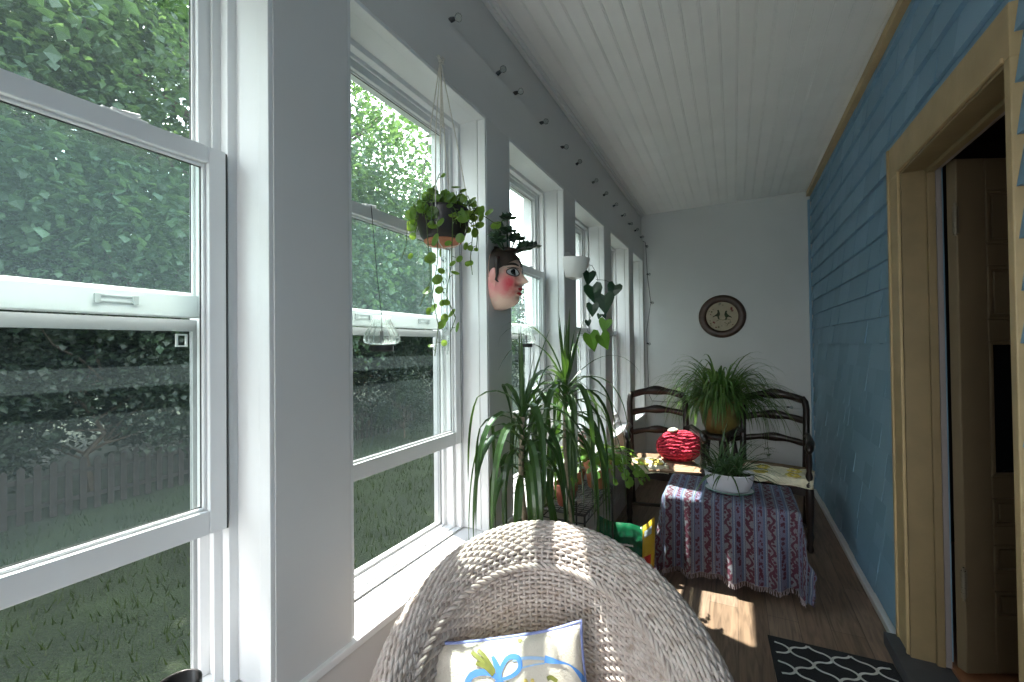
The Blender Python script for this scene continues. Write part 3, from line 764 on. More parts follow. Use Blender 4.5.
# ------------------------------------------------------------------ table under a woven cloth
TX0, TX1, TY0, TY1, TZ = -.355, .27, 2.60, 3.02, .452
tb = thing('side_table', 'low wooden side table hidden under the striped cloth', 'table', ((TX0+TX1)/2, (TY0+TY1)/2, 0))
hx, hy = (TX1-TX0)/2-.01, (TY1-TY0)/2-.01
b = MB(); b.box(-hx, hx, -hy, hy, TZ-.028, TZ-.004); b.build('tabletop', M['blackwood'], tb, bevel=.006)
b = MB(); b.box(-hx+.03, hx-.03, -hy+.03, hy-.03, TZ-.10, TZ-.028); b.build('apron', M['blackwood'], tb)
for sx in (-1, 1):
    for sy in (-1, 1):
        c = MB(); c.box(sx*(hx-.04)-.02, sx*(hx-.04)+.02, sy*(hy-.04)-.02, sy*(hy-.04)+.02, 0, TZ-.028); c.build('leg', M['blackwood'], tb, bevel=.003)
def cloth_mat():
    m, nt, out = nodes('striped_woven_cloth')
    b_ = N(nt, 'ShaderNodeBsdfPrincipled'); b_.inputs['Roughness'].default_value = .9
    uv = N(nt, 'ShaderNodeUVMap'); sp = N(nt, 'ShaderNodeSeparateXYZ'); nt.links.new(uv.outputs[0], sp.inputs[0])
    # stripes run with v; u carries metres across
    def math_(op, a, b=None, c=None):
        n_ = N(nt, 'ShaderNodeMath', operation=op)
        for i, q in enumerate((a, b, c)):
            if q is None: continue
            if isinstance(q, (int, float)): n_.inputs[i].default_value = q
            else: nt.links.new(q, n_.inputs[i])
        return n_.outputs[0]
    per = .100
    fr = math_('FRACT', math_('DIVIDE', sp.outputs['X'], per))
    base = ramp(nt, [(0, (.10, .14, .24)), (.04, (.24, .27, .33)), (.09, (.08, .11, .20)), (.12, (.18, .19, .22)), (.52, (.10, .13, .22)), (.58, (.27, .30, .36)), (.64, (.09, .12, .21)), (.68, (.16, .16, .25)), (.94, (.10, .14, .24))], 'CONSTANT')
    nt.links.new(fr, base.inputs['Fac'])
    # flowers / scrolls in the wide stripe
    cen = math_('ABSOLUTE', math_('SUBTRACT', fr, .32)); msk = math_('LESS_THAN', cen, .19)
    cen2 = math_('ABSOLUTE', math_('SUBTRACT', fr, .81)); msk2 = math_('LESS_THAN', cen2, .10)
    wv = math_('SINE', math_('MULTIPLY', sp.outputs['Y'], 2*PI/.075))
    scr = math_('ABSOLUTE', math_('SUBTRACT', math_('SUBTRACT', fr, .32), math_('MULTIPLY', wv, .11)))
    scm = math_('LESS_THAN', scr, .06)
    vo = N(nt, 'ShaderNodeTexVoronoi'); vo.inputs['Scale'].default_value = 62; nt.links.new(uv.outputs[0], vo.inputs['Vector'])
    vm = math_('LESS_THAN', vo.outputs['Distance'], .47)
    pat = math_('MAXIMUM', math_('MULTIPLY', msk, math_('MAXIMUM', scm, vm)), math_('MULTIPLY', msk2, math_('LESS_THAN', vo.outputs['Distance'], .52)))
    mx = N(nt, 'ShaderNodeMix'); mx.data_type = 'RGBA'; nt.links.new(pat, mx.inputs[0]); nt.links.new(base.outputs[0], mx.inputs[6]); mx.inputs[7].default_value = (.085, .014, .033, 1)
    wvt = N(nt, 'ShaderNodeTexNoise'); wvt.inputs['Scale'].default_value = 260; nt.links.new(uv.outputs[0], wvt.inputs['Vector'])
    rp = ramp(nt, [(.3, (.7, .7, .7)), (.7, (1.35, 1.35, 1.35))]); nt.links.new(wvt.outputs['Fac'], rp.inputs['Fac'])
    mu = N(nt, 'ShaderNodeMix'); mu.data_type = 'RGBA'; mu.blend_type = 'MULTIPLY'; mu.inputs[0].default_value = 1
    nt.links.new(mx.outputs[2], mu.inputs[6]); nt.links.new(rp.outputs[0], mu.inputs[7]); nt.links.new(mu.outputs[2], b_.inputs['Base Color'])
    bp = N(nt, 'ShaderNodeBump'); bp.inputs['Strength'].default_value = .4; bp.inputs['Distance'].default_value = .002; nt.links.new(wvt.outputs['Fac'], bp.inputs['Height']); nt.links.new(bp.outputs[0], b_.inputs['Normal'])
    t = N(nt, 'ShaderNodeBsdfTranslucent'); t.inputs['Color'].default_value = (.35, .3, .4, 1); ms = N(nt, 'ShaderNodeMixShader'); ms.inputs[0].default_value = .12
    nt.links.new(b_.outputs[0], ms.inputs[1]); nt.links.new(t.outputs[0], ms.inputs[2]); nt.links.new(ms.outputs[0], out.inputs['Surface'])
    return m
M['cloth'] = cloth_mat()
cl = thing('tablecloth', 'blue grey woven cloth with maroon patterned stripes and fringe draped over the low table', 'tablecloth', ((TX0+TX1)/2, (TY0+TY1)/2, 0))
hx, hy = (TX1-TX0)/2, (TY1-TY0)/2
CWX, CWY = hx+.42, hy+.40      # cloth half sizes
def drape(u, v):
    x = (2*u-1)*CWX; y = (2*v-1)*CWY
    ox = max(0, abs(x)-hx); oy = max(0, abs(y)-hy); sx = 1 if x > 0 else -1; sy = 1 if y > 0 else -1
    px, py, z = min(abs(x), hx), min(abs(y), hy), TZ
    rr_ = .022
    drop = math.hypot(ox, oy) if (ox > 0 and oy > 0) else max(ox, oy)
    drop = min(max(ox, oy)+.25*min(ox, oy), .432)
    ang = min(drop/rr_, PI/2); out_ = rr_*sin(ang); dn = rr_*(1-cos(ang))+max(0, drop-rr_*PI/2)
    k = dn/.42
    fx = ox/(ox+oy+1e-6); fy = oy/(ox+oy+1e-6)
    if ox > 0 and oy > 0: nl = math.hypot(fx, fy); fx /= nl; fy /= nl
    elif ox > 0: fx, fy = 1, 0
    else: fx, fy = 0, 1
    # folds of the hanging sides
    fold = 0
    if oy > 0: fold += (sin(x*34+1.0)+.8*sin(x*59+.4)+.5*sin(x*17))*.019*fy
    if ox > 0: fold += (sin(y*30+2)+.5*sin(y*57))*.010*fx
    corner = min(ox, oy)*.06
    o = out_+((.035 if (fy > .5 or sx < 0) else .012)+fold)*min(k*1.4, 1.2)*(1 if drop > 0 else 0)+corner
    if fold and k > 0: o += .0
    X_ = sx*(px+o*fx); Y_ = sy*(py+o*fy)
    if drop == 0: X_, Y_ = x, y; z = TZ+.0015*sin(x*25)*sin(y*31)
    else: z = TZ-dn
    if z < .006: z = .006+.004*abs(sin(x*30)); 
    return Vector((X_, Y_, z))
b = MB(); nu, nv = 130, 110
b.grid(drape, nu, nv)
for k, q in list(b.uv.items()): b.uv[k] = ((2*q[0]-1)*CWX+.03, (2*q[1]-1)*CWY)
clo = b.build('cloth', M['cloth'], cl, smooth=True)
b = MB(); rr = random.Random(4)
for i in range(150):
    u = .22+.56*i/149; p = drape(u, 0); q = p+Vector((rr.uniform(-.006, .006), -.004-rr.random()*.006, -min(.022, max(p.z-.004, .006))))
    b.tube([p+Vector((0, .001, .004)), p.lerp(q, .5)+Vector((rr.uniform(-.003, .003), 0, 0)), q], .0011, 4)
b.build('fringe', mat('pale_fringe', (.45, .38, .42), .9, .2, 60), cl)['kind'] = 'stuff'

# ------------------------------------------------------------------ white oval planter with grassy plant, on its saucer
bx_, by_ = -.035, 2.79; zt = TZ+.004
sa = thing('saucer', 'shallow white saucer with a green rim under the white planter', 'saucer', (bx_, by_, zt))
b = MB(); b.lathe([(.085, 0), (.118, .004), (.128, .010), (.124, .011), (.10, .007), (.001, .006)], n=40, sy=.82)
b.build('saucer_dish', mat('white_glaze', (.7, .71, .75), .25), sa, smooth=True)
b = MB(); b.tube([(.127*cos(a*PI/24), .127*.82*sin(a*PI/24), .0105) for a in range(49)], .0022, 6); b.build('saucer_rim', mat('green_rim', (.02, .18, .12), .3), sa, smooth=True)
pl = thing('potted_spider_plant', 'small spider plant in a white oval bowl on the cloth covered table', 'plant', (bx_, by_, zt+.0075)); pl.scale = (1.1, 1.1, 1.12)
b = MB(); b.lathe([(.07, 0), (.092, .006), (.106, .03), (.115, .065), (.118, .085), (.121, .088), (.119, .092), (.112, .089), (.108, .07), (.0, .068)], n=44, sy=.80)
b.build('planter_bowl', mat('matte_white_ceramic', (.66, .67, .72), .45, .03), pl, smooth=True)
b = MB(); b.lathe([(.109, .074), (.0001, .078)], n=30, sy=.8); b.build('soil', M['soil'], pl)
rr = random.Random(21); b = MB()
for i in range(110):
    a = rr.uniform(0, 2*PI); el = rr.uniform(.15, 1.25); x, y = rr.uniform(-.06, .06), rr.uniform(-.04, .04)
    strap(b, (x, y, .076), (cos(a)*cos(el), sin(a)*cos(el)*.8, sin(el)), rr.uniform(.14, .30), rr.uniform(.008, .014), rr.uniform(.9, 2.6), 8)
for a, l in ((-.1, .30), (-.25, .27), (.1, .26), (-2.9, .24), (3.0, .22)): strap(b, (0, -.02, .08), (cos(a), sin(a), .55), l, .009, 1.5, 10)
b.build('foliage', M['spiderdark'], pl)

# ------------------------------------------------------------------ ladder-back armchairs
def rail_(b, x0, x1, z, y, h, bow, back=.03, t=.022, n=20):
    """scalloped slat of a ladder back: dips at the ends, swells in the middle, curves back"""
    vs = []
    for i in range(n+1):
        q = i/n; x = x0+(x1-x0)*q; c = sin(PI*q)
        top = z+bow*c+.006*cos(4*PI*(q-.5))*c+h/2*(1+.25*c); bot = z+bow*c*.8-.006*cos(4*PI*(q-.5))*c-h/2
        yy = y+back*c
        vs += [(x, yy-t/2, bot), (x, yy-t/2, top), (x, yy+t/2, top), (x, yy+t/2, bot)]
    fs = []
    for i in range(n):
        a = 4*i
        for k in range(4): fs.append((a+k, a+(k+1) % 4, a+4+(k+1) % 4, a+4+k))
    fs += [(3,2,1,0), (4*n, 4*n+1, 4*n+2, 4*n+3)]
    b.add(vs, fs)
def armchair(label, loc, rz):
    t = thing('ladderback_armchair', label, 'armchair', loc, R(rz), 'pair of dark ladder-back armchairs')
    W = .215; BY = .235; FY = -.235; FW = .25; W_ = M['blackwood']
    for s_ in (-1, 1):
        c = MB(); pts = [(s_*(W-.015), BY+.035, 0), (s_*W, BY, .20), (s_*W, BY, .42), (s_*(W+.004), BY+.03, .62), (s_*(W+.006), BY+.075, .82), (s_*(W-.002), BY+.095, .87), (s_*(W-.022), BY+.10, .905)]
        c.tube(pts, [.019, .023, .025, .024, .024, .024, .018], 10); c.build('rear_post', W_, t, smooth=True)
        c = MB(); x = s_*FW
        prof = [(.016, 0), (.022, .02), (.014, .05), (.024, .10), (.018, .13), (.022, .20), (.025, .33), (.025, .42), (.015, .44), (.022, .47), (.014, .50), (.020, .56), (.016, .62), (.022, .645)]
        c.lathe(prof, (x, FY, 0), 14); c.build('front_leg', W_, t, smooth=True)
        c = MB(); c.tube([(s_*(W+.003), BY+.02, .63), (s_*(W+.02), BY-.12, .665), (s_*(FW+.012), FY+.12, .655), (s_*(FW+.004), FY, .655), (s_*(FW+.004), FY-.035, .64), (s_*(FW+.004), FY-.03, .618)], [.016, .018, .022, .027, .024, .012], 10)
        c.build('armrest', W_, t, smooth=True)
        c = MB(); c.tube([(s_*(FW-.004), FY, .16), (s_*(W), BY, .16)], .012, 8); c.build('side_stretcher', W_, t)
        c = MB(); c.box(*sorted((s_*(FW-.02), s_*(W-.01))), FY+.01, BY-.01, .36, .41); c.build('seat_rail', W_, t, bevel=.004)
    c = MB(); rail_(c, -W+.005, W-.005, .880, BY+.095, .050, .040, .035); c.build('crest_rail', W_, t, smooth=True)
    c = MB(); rail_(c, -W, W, .735, BY+.062, .044, .030, .03); c.build('back_slat', W_, t, smooth=True)
    c = MB(); rail_(c, -W, W, .575, BY+.028, .040, .028, .025); c.build('back_slat', W_, t, smooth=True)
    c = MB(); rail_(c, -FW+.01, FW-.01, .375, FY, .05, -.01, 0); c.box(-FW, FW, FY-.009, FY+.009, .15, .17); c.build('front_rail', W_, t)
    b = MB()
    def seat(u, v):
        x = (2*u-1); y = (2*v-1); w_ = FW+.012+(W-FW)*v
        return Vector((x*w_, FY-.02+(BY-FY+.01)*v, .412+.022*((1-x*x)*(1-y*y))**.35))
    b.grid(seat, 24, 24, uv=False); b.box(-W-.005, W+.005, FY-.018, BY-.01, .40, .413); b.build('seat', M['rush'], t, smooth=False)
    return t
armchair('left of the two dark ladder-back armchairs, with the red cushion on its seat', (-.50, 3.44, 0), 14)
armchair('right of the two dark ladder-back armchairs, beside the blue shingle wall', (.215, 3.50, 0), -9).scale = (.93, 1, 1)

# red knitted cushion, round cream crochet, doilies
def redmat():
    m, nt, out = nodes('red_chunky_knit')
    b_ = N(nt, 'ShaderNodeBsdfPrincipled'); b_.inputs['Roughness'].default_value = .9
    uv = N(nt, 'ShaderNodeUVMap'); w_ = N(nt, 'ShaderNodeTexWave'); w_.inputs['Scale'].default_value = 3.2; w_.inputs['Distortion'].default_value = 5; w_.bands_direction = 'Y'; w_.inputs['Detail Scale'].default_value = 3
    nt.links.new(uv.outputs[0], w_.inputs['Vector'])
    rp = ramp(nt, [(0, (.28, .005, .02)), (.5, (.62, .02, .06)), (1, (.75, .04, .09))]); nt.links.new(w_.outputs['Fac'], rp.inputs['Fac']); nt.links.new(rp.outputs[0], b_.inputs['Base Color'])
    bp = N(nt, 'ShaderNodeBump'); bp.inputs['Strength'].default_value = 1; bp.inputs['Distance'].default_value = .012; nt.links.new(w_.outputs['Fac'], bp.inputs['Height']); nt.links.new(bp.outputs[0], b_.inputs['Normal'])
    nt.links.new(b_.outputs[0], out.inputs['Surface']); return m
rc = thing('knitted_cushion', 'bright red knitted cushion leaning in the left ladder-back armchair', 'cushion', (-.375, 3.45, .540), R(6)); rc.rotation_euler = (R(-28), R(-6), R(8))
def rcf(u, v, s_):
    x, y = 2*u-1, 2*v-1
    e = max(0, (1-x**4)*(1-y**4)); th = .075*e**.5*s_
    rx = 1-.28*y*y*abs(y); ry = 1-.33*x*x*abs(x)
    n_ = .008*noise.noise(Vector((x*5, y*5, s_)))+.004*sin(24*y+3*sin(4*x))
    return Vector((x*.165*rx, th+n_*s_*e-.0, y*.118*ry))
b = MB(); b.grid(lambda u, v: rcf(u, v, -1), 44, 44); b.grid(lambda u, v: rcf(1-u, v, 1), 44, 44); b.build('knit_cover', redmat(), rc, smooth=True)
M['crochet'] = mat('cream_crochet', (.72, .66, .50), .95, .1, 40, .5, 120)
M['crochety'] = mat('yellow_crochet', (.62, .50, .12), .95, .15, 40, .5, 120)
b = MB(); b.lathe([(.001, .018), (.02, .017), (.036, .008), (.04, 0), (.03, -.006), (.001, -.008)], n=20); o = b.build('crocheted_button', M['crochet'], rc, smooth=True, loc=(-.03, -.045, .108)); o.rotation_euler = (R(30), 0, 0)
def doily(name, label, c, rz, w_, h_, seed, drop):
    r = random.Random(seed); t = thing(name, label, 'doily', c, R(rz), 'crocheted mats on the armchair seats')
    def f(u, v):
        x, y = (2*u-1)*w_, (2*v-1)*h_
        sc_ = 1+.05*abs(sin(u*6*PI))*(1 if abs(2*v-1) > .98 else 0)
        z = .004*sin(x*50)*sin(y*47)+.008+.012*noise.noise(Vector((x*14, y*14, seed)))
        q = -h_*.45
        if y < q: 
            k = q-y; y = q-.022*(1-math.exp(-k/.03))*1.2-.0; z -= max(0, k-.012)*drop
        return Vector((x*sc_, y, z))
    b = MB(); b.grid(f, 28, 28, uv=False); b.build('crochet_ground', M['crochet'], t, smooth=True)
    b = MB()
    for i in range(29):
        for e in ((i/28, 0), (i/28, 1), (0, i/28), (1, i/28)):
            p = f(*e); 
            b.lathe([(.0005, -.003), (.011, -.002), (.013, .001), (.0005, .004)], (p.x, p.y, p.z), 7)
    b.build('scallop_edge', M['crochet'], t, smooth=True)['kind'] = 'stuff'
    k = 0
    for ix in (-1, 1):
        for iy in (-.25, .55):
            b = MB(); cx, cy = ix*w_*.48, iy*h_*.9
            for a in range(6):
                ang = a*PI/3; p = f(.5+(cx+.028*cos(ang))/(2*w_), .5+(cy+.028*sin(ang))/(2*h_))
                b.lathe([(.0005, .002), (.016, .003), (.018, .006), (.0005, .011)], (p.x, p.y, p.z), 8)
            b.build('yellow_flower', M['crochety'], t, smooth=True)
    return t
doily('crocheted_mat', 'crumpled cream and yellow crocheted mat on the left armchair seat', (-.56, 3.25, .432), 22, .11, .13, 3, .8)
doily('crocheted_mat', 'flat cream and yellow crocheted mat on the right armchair seat', (.245, 3.34, .440), -9, .19, .17, 8, .5)

# ------------------------------------------------------------------ big spider plant on a stand between the chairs
SX, SY = -.10, 3.80
ps = thing('plant_stand', 'dark wooden plant stand holding the big spider plant between the armchairs', 'stand', (SX, SY, 0))
b = MB(); b.lathe([(.0, .560), (.145, .560), (.155, .568), (.155, .582), (.148, .598), (.0, .598)], n=36); b.build('stand_top', M['blackwood'], ps, smooth=False)
for k in range(3):
    a = PI/2+k*2*PI/3; c = MB(); c.tube([(.10*cos(a), .10*sin(a), .56), (.12*cos(a), .12*sin(a), .45), (.07*cos(a), .07*sin(a), .25), (.15*cos(a), .15*sin(a), .02), (.165*cos(a), .165*sin(a), .012)], [.018, .02, .014, .013, .012], 9); c.build('leg', M['blackwood'], ps, smooth=True)
b = MB(); b.lathe([(.0, .20), (.08, .20), (.085, .21), (.08, .22), (0, .22)], n=24); b.build('lower_shelf', M['blackwood'], ps)
sp_ = thing('large_spider_plant', 'large bushy spider plant in an olive glazed pot between the two armchairs', 'plant', (SX, SY, .600))
b = MB(); b.lathe([(.085, 0), (.11, .01), (.135, .08), (.155, .17), (.165, .235), (.172, .24), (.172, .262), (.160, .265), (.152, .24), (.0, .232)], n=40)
b.build('pot', mat('olive_ochre_glaze', (.15, .12, .035), .3, .4, 9), sp_, smooth=True)
rr = random.Random(31); b = MB()
for i in range(430):
    a = rr.uniform(0, 2*PI); el = rr.uniform(.05, 1.35); q = rr.uniform(0, .11)
    strap(b, (q*cos(a), q*sin(a), .24), (cos(a)*cos(el), sin(a)*cos(el), sin(el)+.2), rr.uniform(.34, .64)*(.62 if sin(a) < -.45 and el < .9 else 1), rr.uniform(.015, .025), rr.uniform(2.2, 5.0), 10)
b.v = [(v[0], min(v[1], YE-.02-SY), v[2]) for v in b.v]
b.build('foliage', M['spider'], sp_)
b = MB()
for k, (a, l) in enumerate(((-.4, .34), (-.9, .30), (3.5, .3), (4.4, .28), (-.2, .4))):
    p0 = Vector((.1*cos(a), .1*sin(a), .26)); p1 = Vector((.30*cos(a), .26*sin(a), .24)); p2 = Vector((.33*cos(a), .28*sin(a), .26-l))
    b.tube([p0, p0.lerp(p1, .5)+Vector((0, 0, .05)), p1, p1.lerp(p2, .5), p2], .0015, 4)
    for j in range(9):
        t_ = rr.uniform(0, 2*PI); strap(b, p2, (cos(t_), sin(t_), .4), .08, .006, 1.6, 5)
b.build('plantlet_runner', M['spiderdark'], sp_)

# ------------------------------------------------------------------ round embroidered picture on the end wall
rp_ = thing('round_picture', 'round picture of embroidered birds in a dark wooden ring frame on the end wall', 'picture', (-.093, YE-.001, 1.568)); rp_.rotation_euler = (R(90), 0, 0)
b = MB(); b.lathe([(.137, .004), (.140, .018), (.155, .028), (.175, .030), (.192, .024), (.203, .012), (.205, .0)], n=64); b.build('ring_frame', mat('dark_brown_frame', (.055, .028, .018), .4, .4, 12), rp_, smooth=True)
b = MB(); b.lathe([(.139, .002), (.139, .008)], n=64); b.build('embroidered_cloth', mat('beige_cloth', (.40, .34, .25), .9, .08, 20), rp_)
def flat(b, pts, z=.0095):
    b.add([(x, y, z) for x, y in pts], [tuple(range(len(pts)))])
def bird(fx, ox, oy):
    b = MB()
    P_ = [(-.012, .045), (-.004, .055), (.006, .050), (.008, .040), (.014, .020), (.012, .002), (.004, -.010), (.010, -.035), (-.004, -.035), (-.010, -.010), (-.026, -.006), (-.046, -.016), (-.050, -.010), (-.030, .004), (-.012, .020), (-.006, .036)]
    q = [(ox+fx*x, oy+y) for x, y in P_]
    flat(b, q if fx > 0 else q[::-1]); return b
bird(1, -.030, .010).build('bird', mat('dark_green_brown_thread', (.035, .04, .02), .9, .5, 60), rp_)
bird(-1, .035, .0).build('bird', mat('dark_green_thread', (.03, .045, .02), .9, .5, 60), rp_)
rr = random.Random(9); cols_ = [mat('maroon_thread', (.16, .03, .03), .9), mat('olive_thread', (.12, .12, .06), .9), mat('grey_thread', (.2, .19, .16), .9)]
for k in range(26):
    a = rr.uniform(0, 2*PI); rad = rr.uniform(.085, .125); 
    if .9 < a < 1.3 and rad < .1: continue
    b = MB(); cx, cy = rad*cos(a), rad*sin(a)-.002; s_ = rr.uniform(.006, .013)
    flat(b, [(cx+s_*(.6+.4*(j % 2))*cos(j*PI/5), cy+s_*(.6+.4*(j % 2))*sin(j*PI/5)) for j in range(10)])
    b.build('stitched_flower', cols_[k % 3], rp_)
b = MB(); b.tube([(-.05, -.045, .0105), (-.02, -.03, .0105), (.01, -.036, .0105), (.04, -.025, .0105), (.075, -.04, .0105)], .002, 4); b.tube([(.02, -.06, .0105), (.05, -.075, .0105), (.04, -.095, .0105)], .0018, 4)
b.build('stitched_branch', cols_[1], rp_)

# ------------------------------------------------------------------ rug with trellis pattern
rg = thing('rug', 'black rug with white trellis lattice on the floor in front of the doorway', 'rug', (0, 0, 0), 0)
RX0, RX1, RY1 = .135, .575, 2.24; RY0 = RY1-.78; RW = RX1-RX0
rg.location = ((RX0+RX1)/2, (RY0+RY1)/2, .001); rg.rotation_euler = (0, 0, R(3))
b = MB(); b.box(-RW/2, RW/2, -.39, .39, 0, .006); b.build('rug_ground', mat('black_rug_pile', (.012, .012, .014), .95, .3, 200, .6, 300), rg, bevel=.002)
b = MB(); b.ring_yz(0, 0, 0, 0, 0, 0, 0) if False else None
z_ = .0072; px_, py_ = .147, .125
def band(pts, w_):
    vs = []
    for i, (x, y) in enumerate(pts):
        x2, y2 = pts[min(i+1, len(pts)-1)]; x1, y1 = pts[max(i-1, 0)]; dx, dy = x2-x1, y2-y1; l = math.hypot(dx, dy) or 1
        vs += [(x-dy/l*w_, y+dx/l*w_, z_), (x+dy/l*w_, y-dx/l*w_, z_)]
    b.add(vs, [(2*i, 2*i+1, 2*i+3, 2*i+2) for i in range(len(pts)-1)])
def clip(pts):
    seg = []
    for p in pts:
        if abs(p[0]) < RW/2-.018 and abs(p[1]) < .372: seg.append(p)
        else:
            if len(seg) > 1: band(seg, .0050)
            seg = []
    if len(seg) > 1: band(seg, .0050)
# moorish trellis: vertical bulging lines mirrored, with small stepped crossings
for k in range(-3, 4):
    for s_ in (-1, 1):
        pts = []
        for i in range(0, 241):
            y = -.39+.78*i/240; ph = (y/py_) % 1
            q = cos(2*PI*y/py_); bulge = (abs(q)**.55)*(1 if q > 0 else -1)
            x = k*px_+s_*(px_/4)*(1+bulge*.97)+(-px_/4 if False else 0)
            pts.append((x, y))
        clip(pts)
b.build('trellis_pattern', mat('white_rug_pile', (.58, .57, .54), .95, .1, 200, .5, 300), rg)

# ------------------------------------------------------------------ wire plant stand with pots
def wire_stand():
    x0, x1, y0, y1, z = -.785, -.585, 1.80, 2.27, .565
    t = thing('wire_plant_stand', 'black wire plant stand under the potted plants by the windows', 'stand', ((x0+x1)/2, (y0+y1)/2, 0)); hx, hy = (x1-x0)/2, (y1-y0)/2
    for sx in (-1, 1):
        for sy in (-1, 1):
            c = MB(); c.tube([(sx*hx, sy*hy, 0), (sx*hx, sy*hy, z+.0)], .005, 6); c.build('leg', M['blackmetal'], t)
    for zz, nm in ((z, 'top_shelf'), (.25, 'lower_shelf')):
        c = MB(); c.tube([(-hx, -hy, zz), (hx, -hy, zz), (hx, hy, zz), (-hx, hy, zz), (-hx, -hy, zz)], .005, 6)
        if zz == z: c.tube([(-hx, -hy, zz-.035), (hx, -hy, zz-.035), (hx, hy, zz-.035), (-hx, hy, zz-.035), (-hx, -hy, zz-.035)], .003, 6)
        for i in range(1, 20): y = -hy+2*hy*i/20; c.tube([(-hx, y, zz-.002), (hx, y, zz-.002)], .002, 5)
        for i in range(1, 6): x = -hx+2*hx*i/6; c.tube([(x, -hy, zz-.004), (x, hy, zz-.004)], .002, 5)
        for i in range(8):
            y = -hy+.03+i*(2*hy-.06)/7; c.tube([(hx, y+.022*cos(a*PI/6), zz-.018+.016*sin(a*PI/6)) for a in range(13)], .0016, 4)
        c.build(nm, M['blackmetal'], t)
wire_stand()
def clay_pot(root, r_, h, m_):
    b = MB(); b.lathe([(r_*.62, 0), (r_*.68, .004), (r_*.90, h*.72), (r_*1.0, h*.72), (r_*1.02, h), (r_*.92, h), (r_*.86, h*.88), (0.0, h*.86)], n=28)
    b.build('pot', m_, root, smooth=False); b = MB(); b.lathe([(r_*.9, h*.89), (.0001, h*.9)], n=20); b.build('soil', M['soil'], root)
M['cactusleaf'] = leaf_mat('christmas_cactus_pad', (.06, .16, .03), (.14, .30, .06), (.40, .58, .08), fac=.35, rough=.35)
t = thing('christmas_cactus', 'arching bright green christmas cactus in a terracotta pot on the wire stand', 'plant', (-.640, 2.19, .570)); clay_pot(t, .072, .15, M['terracotta'])
b = MB(); rr = random.Random(41)
for i in range(56):
    a = rr.uniform(0, 2*PI); d = Vector((cos(a), sin(a), rr.uniform(.5, 1.2))).normalized(); p = Vector((.03*cos(a), .03*sin(a), .14))
    for k in range(rr.randint(4, 7)):
        l = .040; q = p+d*l; sd_ = d.cross(Vector((rr.uniform(-.4, .4), rr.uniform(-.4, .4), 1))).normalized()*.0125
        m_ = (p+q)/2
        b.add([p, p.lerp(q, .25)+sd_, m_+sd_*.8, p.lerp(q, .75)+sd_*1.1, q, p.lerp(q, .75)-sd_*1.1, m_-sd_*.8, p.lerp(q, .25)-sd_], [(0,1,2,3,4,5,6,7)])
        p = q; d = (d+Vector((cos(a)*.10, sin(a)*.10, -.34))).normalized()
b.build('segmented_leaves', M['cactusleaf'], t)
t = thing('potted_begonia', 'small begonia with pale pink flowers in a reddish clay pot on the wire stand', 'plant', (-.70, 1.88, .570)); clay_pot(t, .055, .10, mat('red_clay', (.36, .10, .06), .6, .15, 25))
b = MB(); bs = MB()
for i in range(26):
    a = rr.uniform(0, 2*PI); q = rr.uniform(.02, .09); z = rr.uniform(.13, .26); p = Vector((q*cos(a), q*sin(a), z)); disc_leaf(b, p, (cos(a)*.6, sin(a)*.6, 1), rr.uniform(.018, .032), .1, .8); bs.tube([(0, 0, .09), (q*.4*cos(a), q*.4*sin(a), z*.7), tuple(p)], .0013, 4)
b.build('leaves', M['cactusleaf'], t); bs.build('stalks', M['stem'], t)
t = thing('pink_flowering_plant', 'pot plant with clusters of pale pink flowers, farthest on the wire stand', 'plant', (-.735, 2.235, .570)); clay_pot(t, .035, .07, M['terracotta'])
b = MB(); bs = MB(); bl = MB(); t.location = (-.745, 2.20, .570)
for i in range(5):
    a = i*1.3; top = Vector((.045*cos(a), .045*sin(a), .22+.035*(i % 3)))
    bs.tube([(0, 0, .06), (.02*cos(a), .02*sin(a), .15), tuple(top)], .002, 5)
    for j in range(12):
        p = top+Vector((rr.uniform(-.03, .03), rr.uniform(-.03, .03), rr.uniform(-.02, .03))); disc_leaf(b, p, (rr.uniform(-1, 1), rr.uniform(-1, 1), rr.uniform(0, 1)), .011, .3)
    for j in range(4): disc_leaf(bl, top.lerp(Vector((0, 0, .06)), rr.uniform(.3, .8))+Vector((rr.uniform(-.03, .03), rr.uniform(-.03, .03), 0)), (rr.uniform(-1, 1), rr.uniform(-1, 1), 1), .02, .15)
b.build('petals', leaf_mat('pink_petal', (.55, .25, .22), (.75, .60, .55), (.8, .45, .4), fac=.4), t); bs.build('stalks', M['stem'], t); bl.build('leaves', M['cactusleaf'], t)

